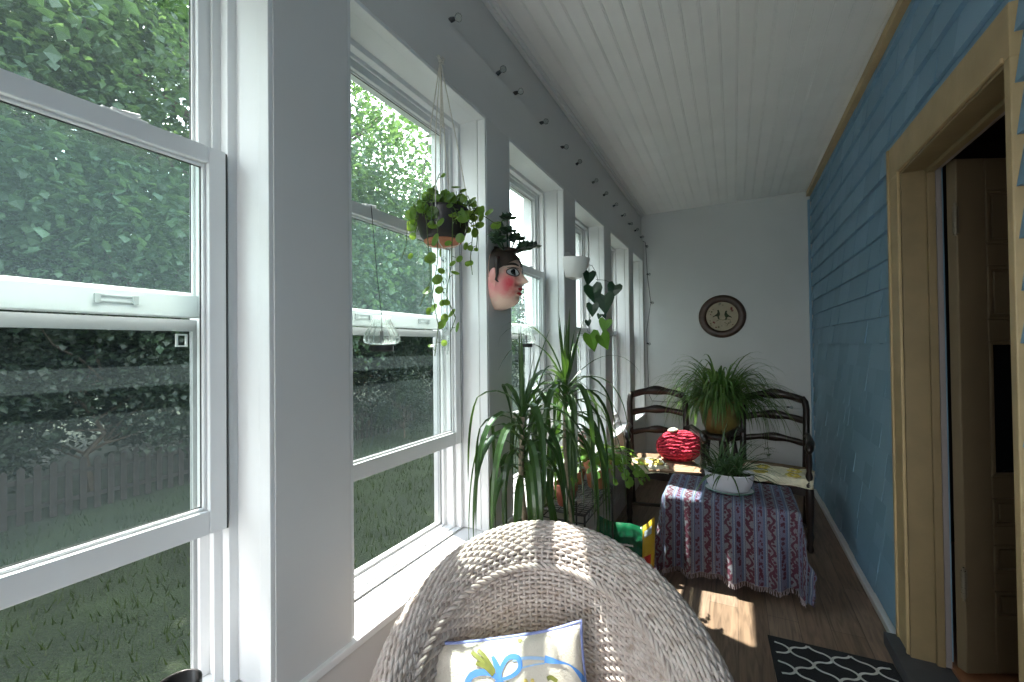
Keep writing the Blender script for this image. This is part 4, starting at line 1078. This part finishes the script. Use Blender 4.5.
# ------------------------------------------------------------------ dracaenas behind the wicker chair
def dracaena(label, x, y, heads, seed, lean):
    r = random.Random(seed); t = thing('dracaena', label, 'plant', (x, y, 0), 0, 'two dracaenas behind the wicker armchair')
    b = MB(); b.lathe([(.085, 0), (.09, .004), (.115, .19), (.125, .19), (.127, .225), (.115, .225), (.11, .20), (0, .198)], n=32); b.build('pot', M['terracotta'], t)
    b = MB(); b.lathe([(.112, .203), (.0001, .206)], n=20); b.build('soil', M['soil'], t)
    for (hx, hy, hz, n_, up_) in heads:
        c = MB(); pts = [Vector((hx*.3, hy*.3, .2)), Vector((hx*.5+.015, hy*.5, hz*.5)), Vector((hx*.9-.01, hy*.9, hz*.8)), Vector((hx, hy, hz))]
        c.tube(pts, [.013, .011, .010, .009], 8); c.build('cane', M['cane'], t, smooth=True)
        c = MB()
        wl = XL+.012-x
        for i in range(n_):
            q = i/n_; a = i*2.399+r.uniform(-.3, .3); el = .25+.85*q+r.uniform(-.12, .2); z = hz-.22+.22*q
            l = r.uniform(.38, .57); dr = r.uniform(6., 10.)*(1-.2*q)
            dx = cos(a)*cos(el)
            if dx < -.2: dx *= .45
            strap(c, (hx, hy, z), (dx, sin(a)*cos(el)*.85, sin(el)), l, r.uniform(.022, .032), dr, 14, fold=.3, twist=r.uniform(-.3, .3), wall=wl, early=.9)
        for k in range(6):
            a = r.uniform(0, 2*PI); ca = cos(a)*(1 if cos(a) > 0 else .3); strap(c, (hx, hy, hz), (ca*.7, sin(a)*.7, r.uniform(.6, 1.1)), r.uniform(.40, .50), .011, r.uniform(2., 3.4), 12, fold=.3, wall=wl)
        for k in range(up_):
            a = r.uniform(0, 2*PI); sp = r.uniform(.10, .45); strap(c, (hx, hy, hz+.0), (cos(a)*sp*(1 if cos(a) > 0 else .4), sin(a)*sp, 1), r.uniform(.22, .34), .017, r.uniform(.05, .30), 9, fold=.35, wall=wl)
        c.v = [(max(v[0], wl-.006), v[1], max(v[2], .23)) for v in c.v]
        c.build('leaf_crown', M['dracaena'], t)
dracaena('left dracaena with yellow tipped upright leaves, behind the wicker armchair', -.655, 1.36, [(0, -.02, 1.06, 34, 4)], 3, 0)
dracaena('right and taller dracaena behind the wicker armchair', -.605, 1.67, [(-.01, 0, 1.13, 44, 8)], 8, 0)

# ------------------------------------------------------------------ bag of potting soil
def bag():
    t = thing('potting_soil_bag', 'green and yellow plastic bag of potting soil standing beyond the wire stand', 'bag', (-.575, 2.47, 0), R(8)); 
    def f(u, v, s_):
        x = (2*u-1); z = v*.30
        e = max(0, (1-x**6)*(1-(2*v-1)**6)); n_ = .012*noise.noise(Vector((x*4, v*6, s_*3)))+.006*noise.noise(Vector((x*13, v*15, s_)))
        lean_ = .03*v
        return Vector((x*.165*(1-.03*(2*v-1)**2)+.01*v, s_*(.062*e**.5*(1-.45*v)+n_*e)+lean_, .002+z*(1-.10*min(1, x+1)+.22*max(0, x-.55)/.45)+.008*sin(x*5+1)*v))
    g = MB(); y_ = MB()
    NU, NV = 40, 24
    def part(b, ua, ub, nu):
        for s_ in (-1, 1): b.grid(lambda u, v: f((ua+(ub-ua)*u), v, s_), nu, NV)
    part(g, 0, .80, 34); g.build('green_plastic', mat('glossy_green_plastic', (.008, .12, .05), .2, .3, 12, .3, 25), t, smooth=True)
    part(y_, .80, 1, 10); y_.build('yellow_side_panel', mat('yellow_plastic', (.62, .42, .03), .3, .1, 12, .2, 25), t, smooth=True)
    r_ = MB(); r_.grid(lambda u, v: f(.83+.11*u+.0, .16+.30*v, -1)+Vector((0, -.0016, 0)), 6, 8, uv=False); r_.build('red_flower_print', mat('red_print', (.50, .03, .02), .3, .4, 60), t, smooth=True)
    r_ = MB(); r_.grid(lambda u, v: f(.83+.12*u, .80+.12*v, -1)+Vector((0, -.0016, 0)), 6, 8, uv=False); r_.build('pale_print', mat('pale_blue_print', (.55, .62, .68), .3, .3, 90), t, smooth=True)
    for k in range(3):
        r_ = MB(); r_.grid(lambda u, v: f(.30+.35*u-.04*k, .62-.1*k+.035*v, -1)+Vector((0, -.0016, 0)), 10, 3, uv=False); r_.build('white_print_bar', mat('white_print', (.6, .66, .6), .3), t, smooth=True)
bag()

# ------------------------------------------------------------------ painted face wall planter on the second pillar
mk = thing('face_mask_planter', 'painted papier-mache face planter with rosy cheek on the pillar after the second window', 'mask', (XL, 1.458, 1.562))
HY, HZ, HX = .080, .116, .092
def g2(a, b_, c=1.): return math.exp(-(a*a+b_*b_)*c)
def face(u, v):
    y = (2*u-1); z = (2*v-1)
    w_ = (1 if z > -.1 else 1-.16*((-.1-z)/.9)**1.5)
    e = max(0, 1-abs(y)**2.3-abs(z)**2.6*(1 if True else 0))
    rr_ = math.sqrt(max(0, 1-y*y)); 
    zz = z*HZ*(1 if abs(y) < .01 else 1)
    Y_ = y*HY*w_*math.sqrt(max(0.02, 1-.82*abs(z)**2.8)); 
    x = HX*(max(0, 1-abs(y)**2.4))**.6*(max(0, 1-abs(z)**3.5))**.5
    yy = Y_/HY
    nose = .042*math.exp(-(yy/.24)**2)*(1 if -.22 < z < .30 else 0)*max(0, min(1, (.30-z)/.46))*(1 if z > -.14 else max(0, 1-(-.14-z)/.08))
    x += nose
    x += .006*math.exp(-((z-.34)/.08)**2)*math.exp(-(yy/.6)**4)          # brow
    x -= .010*math.exp(-((z-.16)/.09)**2-((abs(yy)-.40)/.18)**2)          # eye socket
    x += .010*math.exp(-((z+.05)/.2)**2-((abs(yy)-.50)/.2)**2)            # cheek
    x += .012*math.exp(-((z+.36)/.055)**2-(yy/.28)**2)-.006*math.exp(-((z+.43)/.03)**2-(yy/.3)**2)+.011*math.exp(-((z+.50)/.055)**2-(yy/.24)**2)  # lips
    x += .012*math.exp(-((z+.78)/.13)**2-(yy/.3)**2)                       # chin
    return Vector((x, Y_, zz))
def facemat():
    m, nt, out = nodes('painted_face')
    b_ = N(nt, 'ShaderNodeBsdfPrincipled'); b_.inputs['Roughness'].default_value = .35
    tc = N(nt, 'ShaderNodeTexCoord')
    last = None
    base = N(nt, 'ShaderNodeRGB'); base.outputs[0].default_value = (.72, .50, .40, 1); cur = base.outputs[0]
    nz = N(nt, 'ShaderNodeTexNoise'); nz.inputs['Scale'].default_value = 45; nz.inputs['Detail'].default_value = 4; nt.links.new(tc.outputs['Object'], nz.inputs['Vector'])
    for (cx, cy, cz, rad, col) in ((.070, -.052, -.022, .062, (.62, .02, .05)), (.070, .052, -.022, .062, (.62, .02, .05)), (.02, -.080, -.03, .062, (.78, .26, .27)), (.02, .080, -.03, .062, (.78, .26, .27)), (.08, 0, -.1, .03, (.78, .38, .34))):
        vm = N(nt, 'ShaderNodeVectorMath', operation='DISTANCE'); vm.inputs[1].default_value = (cx, cy, cz); nt.links.new(tc.outputs['Object'], vm.inputs[0])
        ad = N(nt, 'ShaderNodeMath', operation='MULTIPLY_ADD'); nt.links.new(nz.outputs['Fac'], ad.inputs[0]); ad.inputs[1].default_value = .05; nt.links.new(vm.outputs['Value'], ad.inputs[2])
        mr = N(nt, 'ShaderNodeMapRange'); mr.inputs[1].default_value = rad*.6; mr.inputs[2].default_value = rad*1.4; mr.inputs[3].default_value = .9; mr.inputs[4].default_value = 0
        nt.links.new(ad.outputs[0], mr.inputs[0])
        mx = N(nt, 'ShaderNodeMix'); mx.data_type = 'RGBA'; nt.links.new(mr.outputs[0], mx.inputs[0]); nt.links.new(cur, mx.inputs[6]); mx.inputs[7].default_value = (*col, 1); cur = mx.outputs[2]
    nt.links.new(cur, b_.inputs['Base Color']); nt.links.new(b_.outputs[0], out.inputs['Surface']); return m
b = MB(); b.grid(face, 90, 110, uv=False); b.build('face', facemat(), mk, smooth=True)
M['hairpaint'] = mat('dark_brown_hair_paint', (.03, .017, .012), .35, .3, 40)
b = MB()
def hair(u, v):
    y = 2*u-1; z = .42+.58*v if True else v
    z0 = -.02+.60*(1-y*y)**.55; zz = z0+(1.06-z0)*v
    p = face(u, min((zz+1)/2, 1)); p.x = max(p.x, .02*(1-abs(y)**8))+.006; p.y *= 1.06; p.z = zz*HZ+.004
    if v > .9: p.x *= (1-v)*10*.5+.5
    return p
b.grid(hair, 40, 14, uv=False); b.lathe([(.0, .0), (.04, 0), (.045, .012), (.0, .010)], (.040, 0, HZ*.90), 20)
b.build('hair', M['hairpaint'], mk, smooth=True)
for s_ in (-1, 1):
    def onf(yy, zz, off=.0015):
        w_ = (1 if zz > -.1 else 1-.16*((-.1-zz)/.9)**1.5)*math.sqrt(1-.82*abs(zz)**2.8); u = (yy/w_+1)/2
        p = face(u, (zz+1)/2); return p+Vector((off, s_*off*.8 if yy*s_ > 0 else 0, 0))
    b = MB(); b.tube([onf(s_*q, .40+.045*sin(PI*min(1, (q-.1)/.62))-.06*max(0, q-.6), .001) for q in [.12+.06*i for i in range(12)]], [.002+.003*sin(PI*(i+1)/13) for i in range(12)], 6); b.build('eyebrow', M['hairpaint'], mk, smooth=True)
    b = MB()
    for (k, rx, rz, off) in ((0, .25, .12, .0018),):
        c = onf(s_*.44, .17, .003); ring_ = [onf(s_*.44+rx*cos(a*PI/8), .17+rz*sin(a*PI/8), .0018) for a in range(16)]
        b.add([c]+ring_, [(0, 1+a, 1+(a+1) % 16) for a in range(16)])
    eye = b.build('eye', mat('eye_white_paint', (.6, .6, .6), .25), mk, smooth=True)
    b = MB(); c = onf(s_*.43, .17, .0058); b.add([c]+[onf(s_*.43+.13*cos(a*PI/8), .17+.105*sin(a*PI/8), .0042) for a in range(16)], [(0, 1+a, 1+(a+1) % 16) for a in range(16)]); b.build('iris', mat('dark_iris', (.012, .014, .016), .15), eye)
    b = MB(); b.tube([onf(s_*(.44+.27*cos(a*PI/10)), .17+.130*sin(a*PI/10), .002) for a in range(21)], .0022, 5); b.tube([onf(s_*(.20+.06*q), .305+.02*sin(PI*q/8), .002) for q in range(9)], .0012, 5); b.build('eye_outline', M['hairpaint'], eye)
    b = MB(); b.grid(lambda u, v: Vector((.022+.016*cos(u*2*PI)*(.4+.6*sin(PI*v)), s_*(HY*.93+.012*sin(PI*v)*(.7+.3*sin(u*2*PI))), .045-.075*v+.004*sin(u*2*PI))), 14, 12, uv=False); b.build('ear', mat('pink_ear_paint', (.70, .30, .27), .4), mk, smooth=True)
    b = MB(); b.tube([(.038, s_*HY*.90, .075), (.040, s_*HY*.98, .045), (.040, s_*HY*1.0, .012), (.034, s_*HY*.99, -.010), (.042, s_*HY*.93, -.018)], [.010, .008, .006, .0045, .002], 8); b.build('side_curl', M['hairpaint'], mk, smooth=True)
b = MB()
for zc_, hh in ((-.355, .055), (-.495, .06)):
    P_ = []
    for a in range(20):
        yy = .27*cos(a*PI/10); zz = zc_+hh*sin(a*PI/10)*(1-.3*abs(cos(a*PI/10)))
        w_ = (1-.16*((-.1-zz)/.9)**1.5)*math.sqrt(1-.82*abs(zz)**2.8); P_.append(face((yy/w_+1)/2, (zz+1)/2)+Vector((.0022, 0, 0)))
    w_ = (1-.16*((-.1-zc_)/.9)**1.5)*math.sqrt(1-.82*abs(zc_)**2.8); b.add([face(.5, (zc_+1)/2)+Vector((.005, 0, 0))]+P_, [(0, 1+a, 1+(a+1) % 20) for a in range(20)])
b.build('lips', mat('dark_red_lip_paint', (.38, .01, .015), .3), mk, smooth=True)
sv = thing('succulent', 'dark green succulent growing out of the top of the face planter', 'plant', (XL+.042, 1.458, 1.562+.120)); sv.scale = (1.35, 1.35, 1.25)
b = MB(); rr = random.Random(17)
for k, (dx, dy, dz) in enumerate([(0, 0, .05), (.02, .01, .025), (-.01, -.04, .012), (.01, -.085, .01), (0, -.055, .045), (.03, .045, .01), (.045, .07, .012), (.01, .03, .035), (.04, .02, -.005), (0, 0, .09)]):
    c = Vector((dx, dy, dz)); b.tube([(dx*.3, dy*.3, -.012), tuple(c)], .0025, 5)
    for i in range(11):
        a = i*2.4; el = .1+i*.11; d = Vector((cos(a)*cos(el), sin(a)*cos(el), sin(el))); s_ = .034*(1-.03*i)
        sd_ = d.cross(Vector((0, 0, 1))).normalized()*s_*.38; nn = sd_.cross(d).normalized()*s_*.16
        m_ = c+d*s_*.62; b.add([c, m_+sd_, c+d*s_, m_-sd_, m_+nn, m_-nn], [(0,1,4), (1,2,4), (2,3,4), (3,0,4), (1,0,5), (2,1,5), (3,2,5), (0,3,5)])
b.build('rosettes', leaf_mat('succulent_leaf', (.012, .035, .02), (.04, .09, .035), (.05, .1, .04), fac=.08, rough=.3), sv)

# ------------------------------------------------------------------ white wall pot with trailing ivy on the third pillar
wp = thing('wall_pot', 'white half-round wall pot on the pillar after the third window', 'pot', (XL, 2.275, 1.735))
b = MB()
def wpf(u, v):
    a = -PI/2+PI*u; prof_ = [.044, .056, .065, .071, .075, .078]; k = v*5; i = min(int(k), 4); r_ = prof_[i]+(prof_[i+1]-prof_[i])*(k-i)
    return Vector((r_*cos(a)*1.5, r_*sin(a)*1.35, -.055+.105*v))
b.grid(wpf, 24, 10, uv=False); b.grid(lambda u, v: Vector((wpf(1-u, v).x*.93, wpf(1-u, v).y*.93, -.050+.100*v)), 24, 10, uv=False)
b.grid(lambda u, v: Vector((.0015, (2*u-1)*(.096*(1-.15*(1-v))*(1 if v < .6 else math.sqrt(max(0, 1-((v-.6)/.4)**2))*.99+.01)), -.055+.15*v)), 20, 12, uv=False)
b.grid(lambda u, v: Vector((wpf(u, 0).x*v, wpf(u, 0).y*v, -.055)), 16, 2, uv=False)
b.build('pot_body', mat('white_glazed_pot', (.78, .78, .76), .3), wp, smooth=True)
b = MB(); b.grid(lambda u, v: Vector((wpf(u, .8).x*v*.93, wpf(u, .8).y*v*.93, .030)), 16, 2, uv=False); b.build('soil', M['soil'], wp)
IV = Vector((XL+.06, 2.29, 1.765))
iv = thing('trailing_ivy', 'dark heart-leaved vine trailing from the white wall pot', 'plant', tuple(IV))
b = MB(); st = MB(); b2 = MB(); fz = Vector((0, 0, 1)); rr = random.Random(6)
def dn_(u, z, d_): return r0*u+f0*d_+fz*z-IV          # metres across, up, away
for P_, r_ in (([(.363, 1.750, 2.36), (.422, 1.755, 2.38), (.454, 1.754, 2.40), (.480, 1.718, 2.42), (.491, 1.667, 2.42)], .0016),
              ([(.476, 1.675, 2.40), (.527, 1.670, 2.40), (.566, 1.653, 2.40), (.588, 1.614, 2.40)], .0014),
              ([(.491, 1.667, 2.42), (.499, 1.591, 2.40), (.472, 1.517, 2.38), (.430, 1.454, 2.36), (.408, 1.421, 2.36), (.420, 1.383, 2.37), (.472, 1.344, 2.38), (.532, 1.339, 2.4), (.566, 1.362, 2.4), (.572, 1.395, 2.4)], .0013)):
    st.tube([dn_(u, z, d_) for u, d_, z in [(a, c, e) for a, e, c in P_]], r_, 5)
for (u, z, s_, dx, q) in [(.430, 1.708, .068, -.1, b), (.446, 1.631, .094, .2, b), (.512, 1.581, .098, .05, b), (.573, 1.636, .074, -.35, b), (.446, 1.531, .064, .0, b), (.485, 1.476, .026, -.3, b), (.507, 1.476, .026, .5, b), (.419, 1.443, .034, .1, b), (.518, 1.443, .066, -.2, b2), (.430, 1.366, .092, .30, b2), (.490, 1.360, .084, .55, b2)]:
    heart_leaf(q, dn_(u, z, 2.36), r0*dx-fz, -f0+r0*rr.uniform(-.35, .35)+fz*rr.uniform(.0, .5), s_)
b.build('leaves', M['ivy'], iv); st.build('vine', mat('dark_vine', (.03, .045, .02), .6), iv)
b2.build('young_leaves', leaf_mat('young_ivy_leaf', (.05, .13, .02), (.09, .20, .03), (.2, .4, .04), fac=.35), iv)

# ------------------------------------------------------------------ hanging pot with round-leaved vine in the second window
HPX, HPY, HPZ = -.725, .985, 1.600
hp = thing('hanging_planter', 'dark bowl planter on a string hanger in the second window', 'planter', (HPX, HPY, HPZ))
b = MB(); b.lathe([(.038, 0), (.048, .002), (.062, .016), (.072, .050), (.074, .082), (.076, .090), (.071, .092), (.067, .084), (.0, .078)], n=32); b.build('bowl', mat('black_brown_bowl', (.02, .016, .015), .35, .3, 30), hp, smooth=True)
b = MB(); b.lathe([(.0, -.005), (.044, -.005), (.052, .000), (.054, .004), (.050, .006), (.0, .001)], n=32); b.build('clay_saucer', M['terracotta'], hp, smooth=True)
hk = Vector((XL+.008, 1.085, 2.205))-Vector((HPX, HPY, HPZ))
M['string'] = mat('cream_string', (.60, .57, .50), .9, .1, 200)
b = MB()
for a in (.3, 1.9, 3.5, 5.1):
    rim = Vector((.077*cos(a), .077*sin(a), .088)); b.tube([hk, hk.lerp(rim, .55)+Vector((rr.uniform(-.006, .006), rr.uniform(-.006, .006), 0)), rim, Vector((.066*cos(a), .066*sin(a), .03)), Vector((.045*cos(a), .045*sin(a), -.010)), Vector((0, 0, -.016))], .0016, 5)
b.tube([hk, hk+Vector((.004, -.004, -.06)), hk+Vector((.007, -.008, -.15)), hk+Vector((.006, -.012, -.27))], .0026, 6)
b.tube([hk+Vector((-.002, .005, 0)), hk+Vector((.001, .004, -.10)), hk+Vector((.003, .006, -.21))], .0026, 6)
for k in range(10): b.tube([hk+Vector((rr.uniform(-.01, .01), rr.uniform(-.012, .012), rr.uniform(-.01, .012))) for _ in range(3)], .0018, 4)
b.build('string_hanger', M['string'], hp)
b = MB(); b.tube([hk+Vector((-.012, 0, .008)), hk+Vector((0, 0, .008)), hk+Vector((.004, 0, .002)), hk+Vector((0, 0, -.004))], .002, 6); b.build('hook', M['steel'], hp)
b = MB()
for k, z in enumerate((-.03, -.06, -.09, -.12, -.155, -.19, -.225)): b.lathe([(.0004, -.012), (.008, 0), (.0004, .012)], (.012+.002*(k % 2), -.012, z-.02), 8)
b.tube([(.006, -.006, -.014), (.012, -.012, -.26)], .0008, 4)
for k in range(12): a = k*PI/6; b.tube([(.012+.012*cos(a), -.012+.012*sin(a), -.262), (.012+.009*cos(a), -.012+.009*sin(a), -.315+.01*(k % 3))], .0012, 4)
b.build('glass_bead_drop', M['glassclear'], hp)
VD = Vector((.63, -2.3, 0)).normalized()
vn = thing('round_leaf_vine', 'round-leaved green vine spilling from the hanging dark bowl', 'plant', (HPX, HPY, HPZ+.082))
b = MB(); st = MB(); rr = random.Random(12)
rt = r0; 
def vine(pts, n_, size, side=.014):
    P_ = [Vector(p) for p in pts]; st.tube(P_, .0013, 5)
    L_ = [0]
    for i in range(1, len(P_)): L_.append(L_[-1]+(P_[i]-P_[i-1]).length)
    for k in range(n_):
        q = (k+.5)/n_*L_[-1]; i = max(j for j in range(len(P_)-1) if L_[j] <= q); f = (q-L_[i])/(L_[i+1]-L_[i]); p = P_[i].lerp(P_[i+1], f)
        s_ = size*rr.uniform(.6, 1.15)*(1-.25*k/n_)
        off = Vector((rr.uniform(-1, 1), rr.uniform(-1, 1), rr.uniform(-.5, .8))).normalized()*side
        st.tube([p, p+off*.9], .0008, 4)
        nr = Vector((-VD.x*-.3+rr.uniform(-.9, .9), -1+rr.uniform(-.7, .7), rr.uniform(-.2, 1.0)))
        disc_leaf(b, p+off+off.normalized()*s_*.7, nr, s_, .18)
def W3(u, d_, z): return r0*u+f0*d_+Vector((0, 0, z))
# crown over the pot
for i in range(60):
    a = rr.uniform(0, 2*PI); q = rr.uniform(.03, .085); vine([(0, 0, -.01), (.5*q*cos(a), .5*q*sin(a), .03), (q*cos(a), q*sin(a), rr.uniform(-.02, .05)), (1.25*q*cos(a), 1.25*q*sin(a), rr.uniform(-.06, .02))], 4, .0160)
vine([W3(0, 0, 0), W3(-.01, 0, .05), W3(-.02, 0, .085), W3(-.008, 0, .115)], 4, .013)
vine([W3(.03, 0, 0), W3(.09, 0, .015), W3(.12, 0, -.01), W3(.15, 0, -.03), W3(.175, 0, -.02)], 7, .0155)
vine([W3(.05, -.02, 0), W3(.09, -.02, -.01), W3(.10, -.02, -.06), W3(.095, -.02, -.11)], 5, .0165)
vine([W3(-.03, 0, 0), W3(-.085, 0, .01), W3(-.10, 0, -.03), W3(-.105, 0, -.09), W3(-.12, 0, -.13)], 5, .0165)
vine([W3(0, -.05, 0), W3(0, -.09, -.03), W3(.0, -.09, -.15), W3(-.015, -.09, -.24), W3(.0, -.09, -.32), W3(-.01, -.09, -.40)], 17, .0165)
vine([W3(.03, -.05, 0), W3(.04, -.085, -.03), W3(.035, -.085, -.16), W3(.02, -.085, -.24), W3(.045, -.085, -.30), W3(.03, -.085, -.34)], 13, .0165)
vine([W3(.05, 0, 0), W3(.085, .02, -.03), W3(.075, .02, -.12), W3(.08, .02, -.17)], 7, .0125)
vine([W3(-.02, -.05, 0), W3(-.03, -.085, -.04), W3(-.02, -.085, -.2), W3(-.05, -.085, -.27)], 6, .012)
b.build('round_leaves', M['roundleaf'], vn); st.build('vine_stems', M['stem'], vn)

# ------------------------------------------------------------------ fluted glass lanterns hanging in the windows
M['lglass'] = glass_mat('lantern_glass', .13, (.90, .92, .91), (.95, .97, .95))
def lantern(label, top, z_, r_):
    t = thing('glass_lantern', label, 'lantern', (top[0]+.0, top[1]+.038, z_), 0, 'fluted glass lanterns in the windows')
    b = MB(); b.lathe([(.032*r_, .010), (.044*r_, .016), (.046*r_, .028), (.040*r_, .048), (.028*r_, .068), (.022*r_, .084), (.026*r_, .094), (.023*r_, .094), (.019*r_, .084), (.025*r_, .066)], n=96, rib=(.05, 16), caps=False); b.build('glass_shade', M['lglass'], t, smooth=True)
    b = MB(); b.lathe([(.0, -.010), (.029*r_, -.010), (.031*r_, -.006), (.031*r_, .008), (.0, .009)], n=28); b.build('dark_base', mat('dark_lantern_base', (.02, .02, .02), .4), t)
    b = MB(); b.tube([(0, 0, .012), (0, 0, .05)], .005, 8); b.build('candle', M['blackmetal'], t)
    b = MB(); b.tube([(0, 0, .05), (0, 0, .094), (-.004, -.012, .20), (top[0]-t.location.x, top[1]-t.location.y, top[2]-z_)], .0012, 5); b.build('wire', M['blackmetal'], t)
lantern('clear fluted glass lantern on a black wire in the second window', (-.913, .900, 1.712), 1.305, 1.08)
lantern('clear fluted glass lantern in the third window, behind the dracaena leaves', (-.913, 1.885, 1.712), 1.31, .95)

# ------------------------------------------------------------------ string lights along the header ledge and down the end wall corner
sl = thing('string_lights', 'string of small globe lights on dark cable along the window header and end wall', 'lights', (0, 0, 0))
by = [1.157, 1.475, 1.623, 1.901, 2.187, 2.438, 2.765, 3.037, 3.312, 3.593, 3.868, 4.13, 4.40]; by = [-.50, -.10, .36, .84]+by
pts = []
for i, y in enumerate(by):
    pts += [(XL-.010, y, 2.379), (XL-.014, y+.12, 2.378)]
pts += [(-.79, YE-.02, 2.36), (-.785, YE-.016, 2.31), (-.775, YE-.014, 2.03), (-.745, YE-.014, 1.74), (-.79, YE-.014, 1.45), (-.785, YE-.014, 1.15), (-.775, YE-.02, .80), (-.745, YE-.025, .735), (-.62, YE-.022, .73), (-.3, YE-.022, .735), (.1, YE-.022, .73), (.42, YE-.022, .735)]
b = MB(); b.tube(pts, .0026, 5); b.build('cable', M['blackmetal'], sl)
sockets = [((XL-.004, y, 2.384), rr.choice([(.9, .5, .35), (.9, -.4, .3), (.8, .7, .2), (.95, 0, .4)])) for y in by]+[((-.785, YE-.02, 2.32), (.5, -.7, -.3)), ((-.775, YE-.018, 2.03), (.8, -.5, -.2)), ((-.745, YE-.018, 1.74), (.7, -.6, -.3)), ((-.785, YE-.018, 1.32), (.8, -.5, -.2)), ((.42, YE-.026, .735), (.9, -.3, 0)), ((-.52, YE-.026, .73), (.6, -.7, .1))]
for k, (p, d) in enumerate(sockets):
    d = Vector(d).normalized(); p = Vector(p); b = MB(); b.tube([p-d*.004, p+d*.004, p+d*.016], [.007, .0085, .0065], 8); q = b.build('socket', M['blackmetal'], sl)
    b = MB(); c = p+d*.030; z0 = d; b.tube([p+d*.016, p+d*.020, p+d*.026, p+d*.034, p+d*.040, p+d*.043], [.005, .009, .0135, .0135, .009, .002], 12); b.build('bulb', M['lglass'], q, smooth=True)

# ------------------------------------------------------------------ black cup on the nearest sill
cp = thing('black_cup', 'small black cup standing on the nearest window sill', 'cup', (-.84, .385, ZS+.001))
b = MB(); b.lathe([(.026, 0), (.028, .004), (.031, .06), (.034, .125), (.034, .128), (.031, .128), (.028, .06), (.0, .01)], n=28); b.build('cup_body', mat('black_cup_glaze', (.012, .010, .010), .3), cp, smooth=True)
